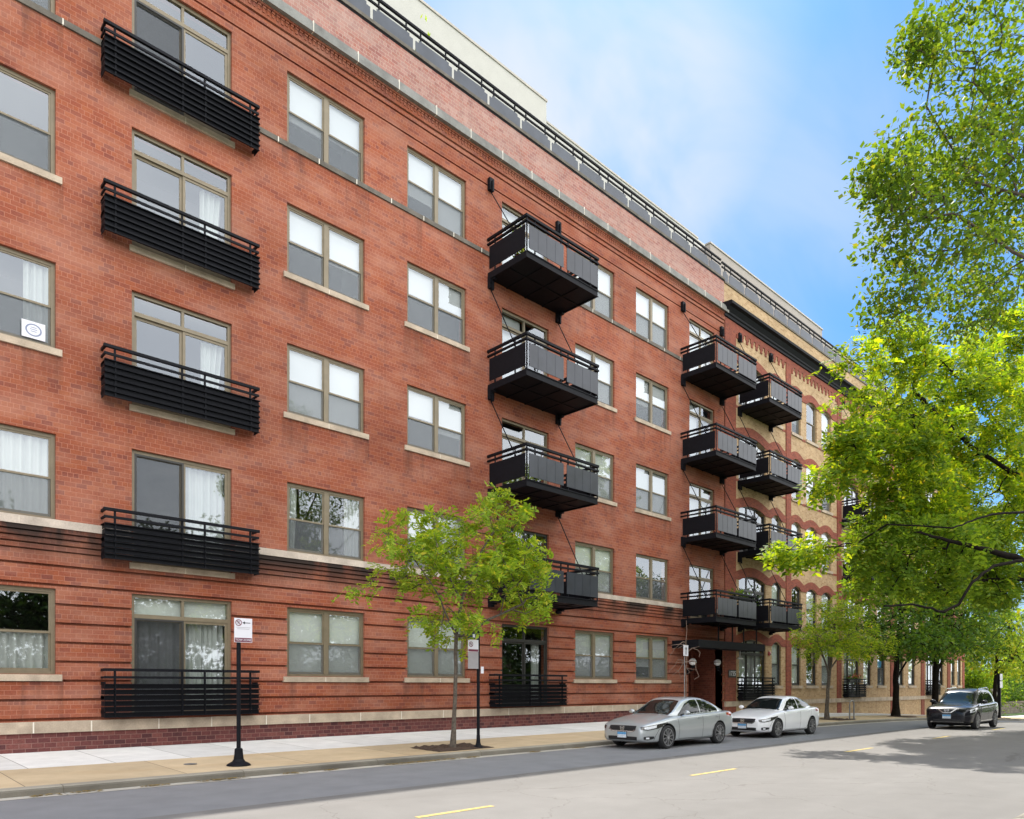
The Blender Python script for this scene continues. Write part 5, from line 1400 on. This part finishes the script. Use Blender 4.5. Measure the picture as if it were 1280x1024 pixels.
def suv_trim(decal, root, body, cab, fi, hit):
    b, top = fi['belt'], fi['roof']
    decal('side_window', M['cglass'], cab, 'side', [(1.45,b(1.45)+.04), (2.45,b(2.45)+.045)], [(1.45,b(1.45)+.06), (1.95,top(1.9)-.10), (2.45,top(2.45)-.10)], .007, 16, 8)
    decal('side_window', M['cglass'], cab, 'side', [(2.52,b(2.5)+.045), (3.35,b(3.35)+.06)], [(2.52,top(2.5)-.10), (3.35,top(3.35)-.12)], .007, 16, 8)
    decal('side_window', M['cglass'], cab, 'side', [(3.42,b(3.4)+.07), (4.05,b(4)+.17)], [(3.42,top(3.4)-.13), (4.05,top(3.9)-.24)], .007, 12, 6)
    decal('window_trim', M['chrome'], cab, 'side', [(1.4,b(1.4)+.015), (3.4,b(3.4)+.035), (4.1,b(4.1)+.12)], [(1.4,b(1.4)+.035), (3.4,b(3.4)+.055), (4.1,b(4.1)+.145)], .009, 22, 1)
    zc = b(1.2)
    decal('windscreen', M['cglass'], cab, 'front', [(-.68,zc+.06), (0,zc+.09), (.68,zc+.06)], [(-.68,zc+.08), (-.53,top(1.95)-.10), (0,top(1.95)-.05), (.53,top(1.95)-.10), (.68,zc+.08)], .007, 32, 12, both=False)
    zh = b(.3)
    decal('headlamp', M['lensw'], body, 'cf', [(.05,zh-.20), (.45,zh-.16), (.85,zh-.06)], [(.05,zh-.08), (.45,zh-.02), (.85,zh+.03)], .008, 16, 5)
    decal('lamp_insert', M['lamphouse'], body, 'cf', [(.22,zh-.16), (.55,zh-.10)], [(.22,zh-.11), (.55,zh-.04)], .013, 8, 2)
    decal('grille', M['trimblack'], body, 'front', [(-.42,zh-.10), (-.2,zh-.21), (.2,zh-.21), (.42,zh-.10)], [(-.42,zh-.02), (.42,zh-.02)], .008, 16, 4, both=False)
    x = hit((-3,0,zh-.13), (1,0,0))[0].x-.02
    m = MB()
    m.bar((x+.05,-.36,zh-.03), (x,-.13,zh-.20), .045); m.bar((x+.05,.36,zh-.03), (x,.13,zh-.20), .045); m.bar((x,-.14,zh-.20), (x,.14,zh-.20), .045)
    o = m.build('grille_chrome', M['chrome'], None); o.parent = body
    m = MB(); n = 20
    for i in range(n): a0, a1 = 2*PI*i/n, 2*PI*(i+1)/n; m.bar((x-.02,.075*math.cos(a0),zh-.10+.075*math.sin(a0)), (x-.02,.075*math.cos(a1),zh-.10+.075*math.sin(a1)), .016)
    m.bar((x-.025,-.095,zh-.10), (x-.025,.095,zh-.10), .028); o = m.build('emblem', M['chrome'], None); o.parent = body
    plate(decal, body, 0, zh-.36, hit)
    decal('lower_grille', M['trimblack'], body, 'front', [(-.5,zh-.58), (.5,zh-.58)], [(-.55,zh-.47), (.55,zh-.47)], .007, 14, 3, both=False)
    decal('bumper_strip', M['chrome'], body, 'front', [(-.62,.305), (.62,.305)], [(-.62,.34), (.62,.34)], .012, 20, 1, both=False)
    decal('side_skirt', M['chrome'], body, 'side', [(1.35,.33), (3.3,.35)], [(1.35,.37), (3.3,.40)], .010, 14, 1)
    mirror_part(root, 1.55, .84, b(1.55)+.13, M['blackcar'], 1.15)
    for q in ([(1.36,.38), (1.34,b(1.3)-.03)], [(2.48,.36), (2.49,b(2.5)-.02)], [(3.1,.42), (3.25,.60), (3.40,b(3.4)-.03)]): seam(body, hit, q)
    m = MB()
    for sg in (-1, 1): m.tube([(1.95,sg*.60,top(1.95)-.05), (2.1,sg*.61,top(2.1)+.03), (3.4,sg*.61,top(3.4)+.03), (3.7,sg*.60,top(3.7)-.03)], .022, 8)
    o = m.build('roof_rail', M['chrome'], None); o.parent = cab
    for xx in (2.35, 3.25):
        m = MB()
        for sg in (-1, 1):
            y = hit((xx, -3*sg, b(xx)-.10), (0, sg, 0))[0].y; m.bar((xx-.09, y-sg*.016, b(xx)-.10), (xx+.09, y-sg*.016, b(xx)-.095), .02, .03)
        o = m.build('door_handle', M['chrome'], None); o.parent = body
SUV = dict(L=4.63, W=1.84, wr=.36, wx=(.90,3.605), spokes=10, twin=False, under=(.5,4.1), cab=(1.0,4.5), lean=.22,
    top=[(0,.72), (.05,.86), (.3,.98), (.7,1.05), (1.1,1.10), (2,1.10), (4.1,1.12), (4.45,1.08), (4.63,.95)],
    belt=[(0,.66), (.05,.80), (.3,.91), (.7,.97), (1.1,1.0), (2,1.03), (3.2,1.06), (4.1,1.10), (4.45,1.07), (4.63,.9)],
    wid=[(0,.62), (.05,.74), (.18,.84), (.45,.89), (.9,.915), (1.6,.92), (3.4,.92), (4.0,.90), (4.4,.84), (4.63,.72)],
    bot=[(0,.32), (.15,.25), (.5,.24), (3.8,.24), (4.3,.28), (4.63,.4)],
    roof=[(1.0,1.0), (1.3,1.14), (1.65,1.40), (2.0,1.63), (2.5,1.715), (3.0,1.72), (3.5,1.705), (3.95,1.65), (4.25,1.49), (4.5,1.14)],
    gw=[(1.0,.66), (1.5,.80), (2.2,.83), (3.4,.83), (4.0,.79), (4.5,.70)], trim=suv_trim)
car('black_suv', 'black SUV with chrome front trim driving towards us in the street', 'car', (34.05,-10.46,g(36)-.005), SUV, 'blackcar')

# ------------------------------------------------------------------ sky, sun, camera
SUN = Vector((1.3, 1, 2.44)).normalized()
wd = bpy.data.worlds.new('World'); SC.world = wd; wd.use_nodes = True
t = wd.node_tree; t.nodes.clear()
N_ = lambda typ, **kw: [t.nodes.new(typ)][0]
out = N_('ShaderNodeOutputWorld'); bg = N_('ShaderNodeBackground'); t.links.new(bg.outputs[0], out.inputs[0])
sky = N_('ShaderNodeTexSky'); sky.sky_type = 'NISHITA'; sky.sun_disc = False
sky.sun_elevation = math.asin(SUN.z); sky.sun_rotation = math.atan2(SUN.x, SUN.y)
sky.ozone_density = 2.2; sky.dust_density = .6
tc = N_('ShaderNodeTexCoord'); sp = N_('ShaderNodeSeparateXYZ'); t.links.new(tc.outputs['Generated'], sp.inputs[0])
def wm(op, a, b=None, c=None):
    x = t.nodes.new('ShaderNodeMath'); x.operation = op
    for i, v in enumerate((a, b, c)):
        if v is None: continue
        if isinstance(v, (int, float)): x.inputs[i].default_value = v
        else: t.links.new(v, x.inputs[i])
    return x.outputs[0]
def smooth(v, a, b):
    x = t.nodes.new('ShaderNodeMapRange'); x.interpolation_type = 'SMOOTHSTEP'; x.inputs[1].default_value = a; x.inputs[2].default_value = b
    t.links.new(v, x.inputs[0]); return x.outputs[0]
# cloud layer on a plane overhead
zz = wm('MAXIMUM', sp.outputs[2], .08)
cx = wm('DIVIDE', sp.outputs[0], wm('ADD', zz, .25)); cy = wm('DIVIDE', sp.outputs[1], wm('ADD', zz, .25))
cv = t.nodes.new('ShaderNodeCombineXYZ'); t.links.new(cx, cv.inputs[0]); t.links.new(cy, cv.inputs[1])
def wnoise(scale, detail, stretch=(1,1,1), rough=.6, dist=0):
    mp = t.nodes.new('ShaderNodeMapping'); mp.inputs['Scale'].default_value = stretch; t.links.new(cv.outputs[0], mp.inputs['Vector'])
    x = t.nodes.new('ShaderNodeTexNoise'); x.inputs['Scale'].default_value = scale; x.inputs['Detail'].default_value = detail; x.inputs['Roughness'].default_value = rough; x.inputs['Distortion'].default_value = dist
    t.links.new(mp.outputs[0], x.inputs['Vector']); return x.outputs['Fac']
n1 = wnoise(2.1, 5, (1,1,1), .5, .6); n2 = wnoise(1.2, 3)
south = smooth(sp.outputs[1], .22, -.25)     # the cloud bank stands over the other side of the street
bank = wm('MULTIPLY', south, wm('ADD', .72, wm('MULTIPLY', smooth(n1, .35, .65), .28)))
def blob(d, r0, r1):
    v = t.nodes.new('ShaderNodeVectorMath'); v.operation = 'DISTANCE'; v.inputs[1].default_value = Vector(d).normalized(); t.links.new(tc.outputs['Generated'], v.inputs[0])
    return smooth(v.outputs['Value'], r1, r0)
CLOUDS = [((.77,.66,.80), .05, .34, 1.0), ((.95,.46,.64), .02, .32, .45), ((.72,.70,.60), .02, .34, .6)]
wisp = None
for d, r0, r1, a in CLOUDS:
    m = wm('MULTIPLY', blob(d, r0, r1), a); wisp = m if wisp is None else wm('MAXIMUM', wisp, m)
wisp = wm('MULTIPLY', wisp, wm('ADD', .30, wm('MULTIPLY', smooth(wnoise(2.3, 5, (1,1.5,1), .52, .5), .33, .68), .7)))
base = wm('MULTIPLY', smooth(n2, .45, .75), .05)
mixb = t.nodes.new('ShaderNodeMix'); mixb.data_type = 'RGBA'
t.links.new(wm('MINIMUM', wm('ADD', wisp, base), 1.0), mixb.inputs[0])
tint = t.nodes.new('ShaderNodeMix'); tint.data_type = 'RGBA'; tint.blend_type = 'MULTIPLY'; tint.inputs[0].default_value = 1; t.links.new(sky.outputs[0], tint.inputs[6]); SKYT = tint
low = t.nodes.new('ShaderNodeMix'); low.data_type = 'RGBA'; t.links.new(wm('MULTIPLY', smooth(sp.outputs[2], .34, .02), .85), low.inputs[0])
t.links.new(tint.outputs[2], low.inputs[6]); LOW = low; t.links.new(low.outputs[2], mixb.inputs[6])
mixs = t.nodes.new('ShaderNodeMix'); mixs.data_type = 'RGBA'
t.links.new(bank, mixs.inputs[0]); t.links.new(mixb.outputs[2], mixs.inputs[6]); t.links.new(mixs.outputs[2], bg.inputs[0])
STR, EXPO = .085, .85
E2 = STR*2**EXPO
SKYT.inputs[7].default_value = (.375, .82, 1.18, 1)
LOW.inputs[7].default_value = (.50/E2, .68/E2, .88/E2, 1)
mixb.inputs[7].default_value = (.86/E2, .91/E2, .97/E2, 1)
mixs.inputs[7].default_value = (3.25/E2, 3.25/E2, 3.25/E2, 1)
bg.inputs[1].default_value = STR

sl = bpy.data.lights.new('sun', 'SUN'); sl.energy = 4.4; sl.angle = math.radians(.5); sl.color = (1, .95, .87)
so = bpy.data.objects.new('sun', sl); COL.objects.link(so); so.rotation_euler = SUN.to_track_quat('Z', 'Y').to_euler(); so.location = (20, 10, 60)

cam = bpy.data.cameras.new('camera'); co = bpy.data.objects.new('camera', cam); COL.objects.link(co); SC.camera = co
cam.sensor_width = 36; cam.lens = 920/1280*36; cam.shift_y = 345/1280; cam.clip_end = 2000; cam.clip_start = .1
co.location = (0, -20, 1.8); co.rotation_euler = (PI/2, 0, math.radians(46.2189-90))
SC.view_settings.view_transform = 'Standard'; SC.view_settings.look = 'None'; SC.view_settings.exposure = EXPO; SC.view_settings.gamma = 1
SC.cycles.max_bounces = 8; SC.cycles.transparent_max_bounces = 16
SC.render.film_transparent = False
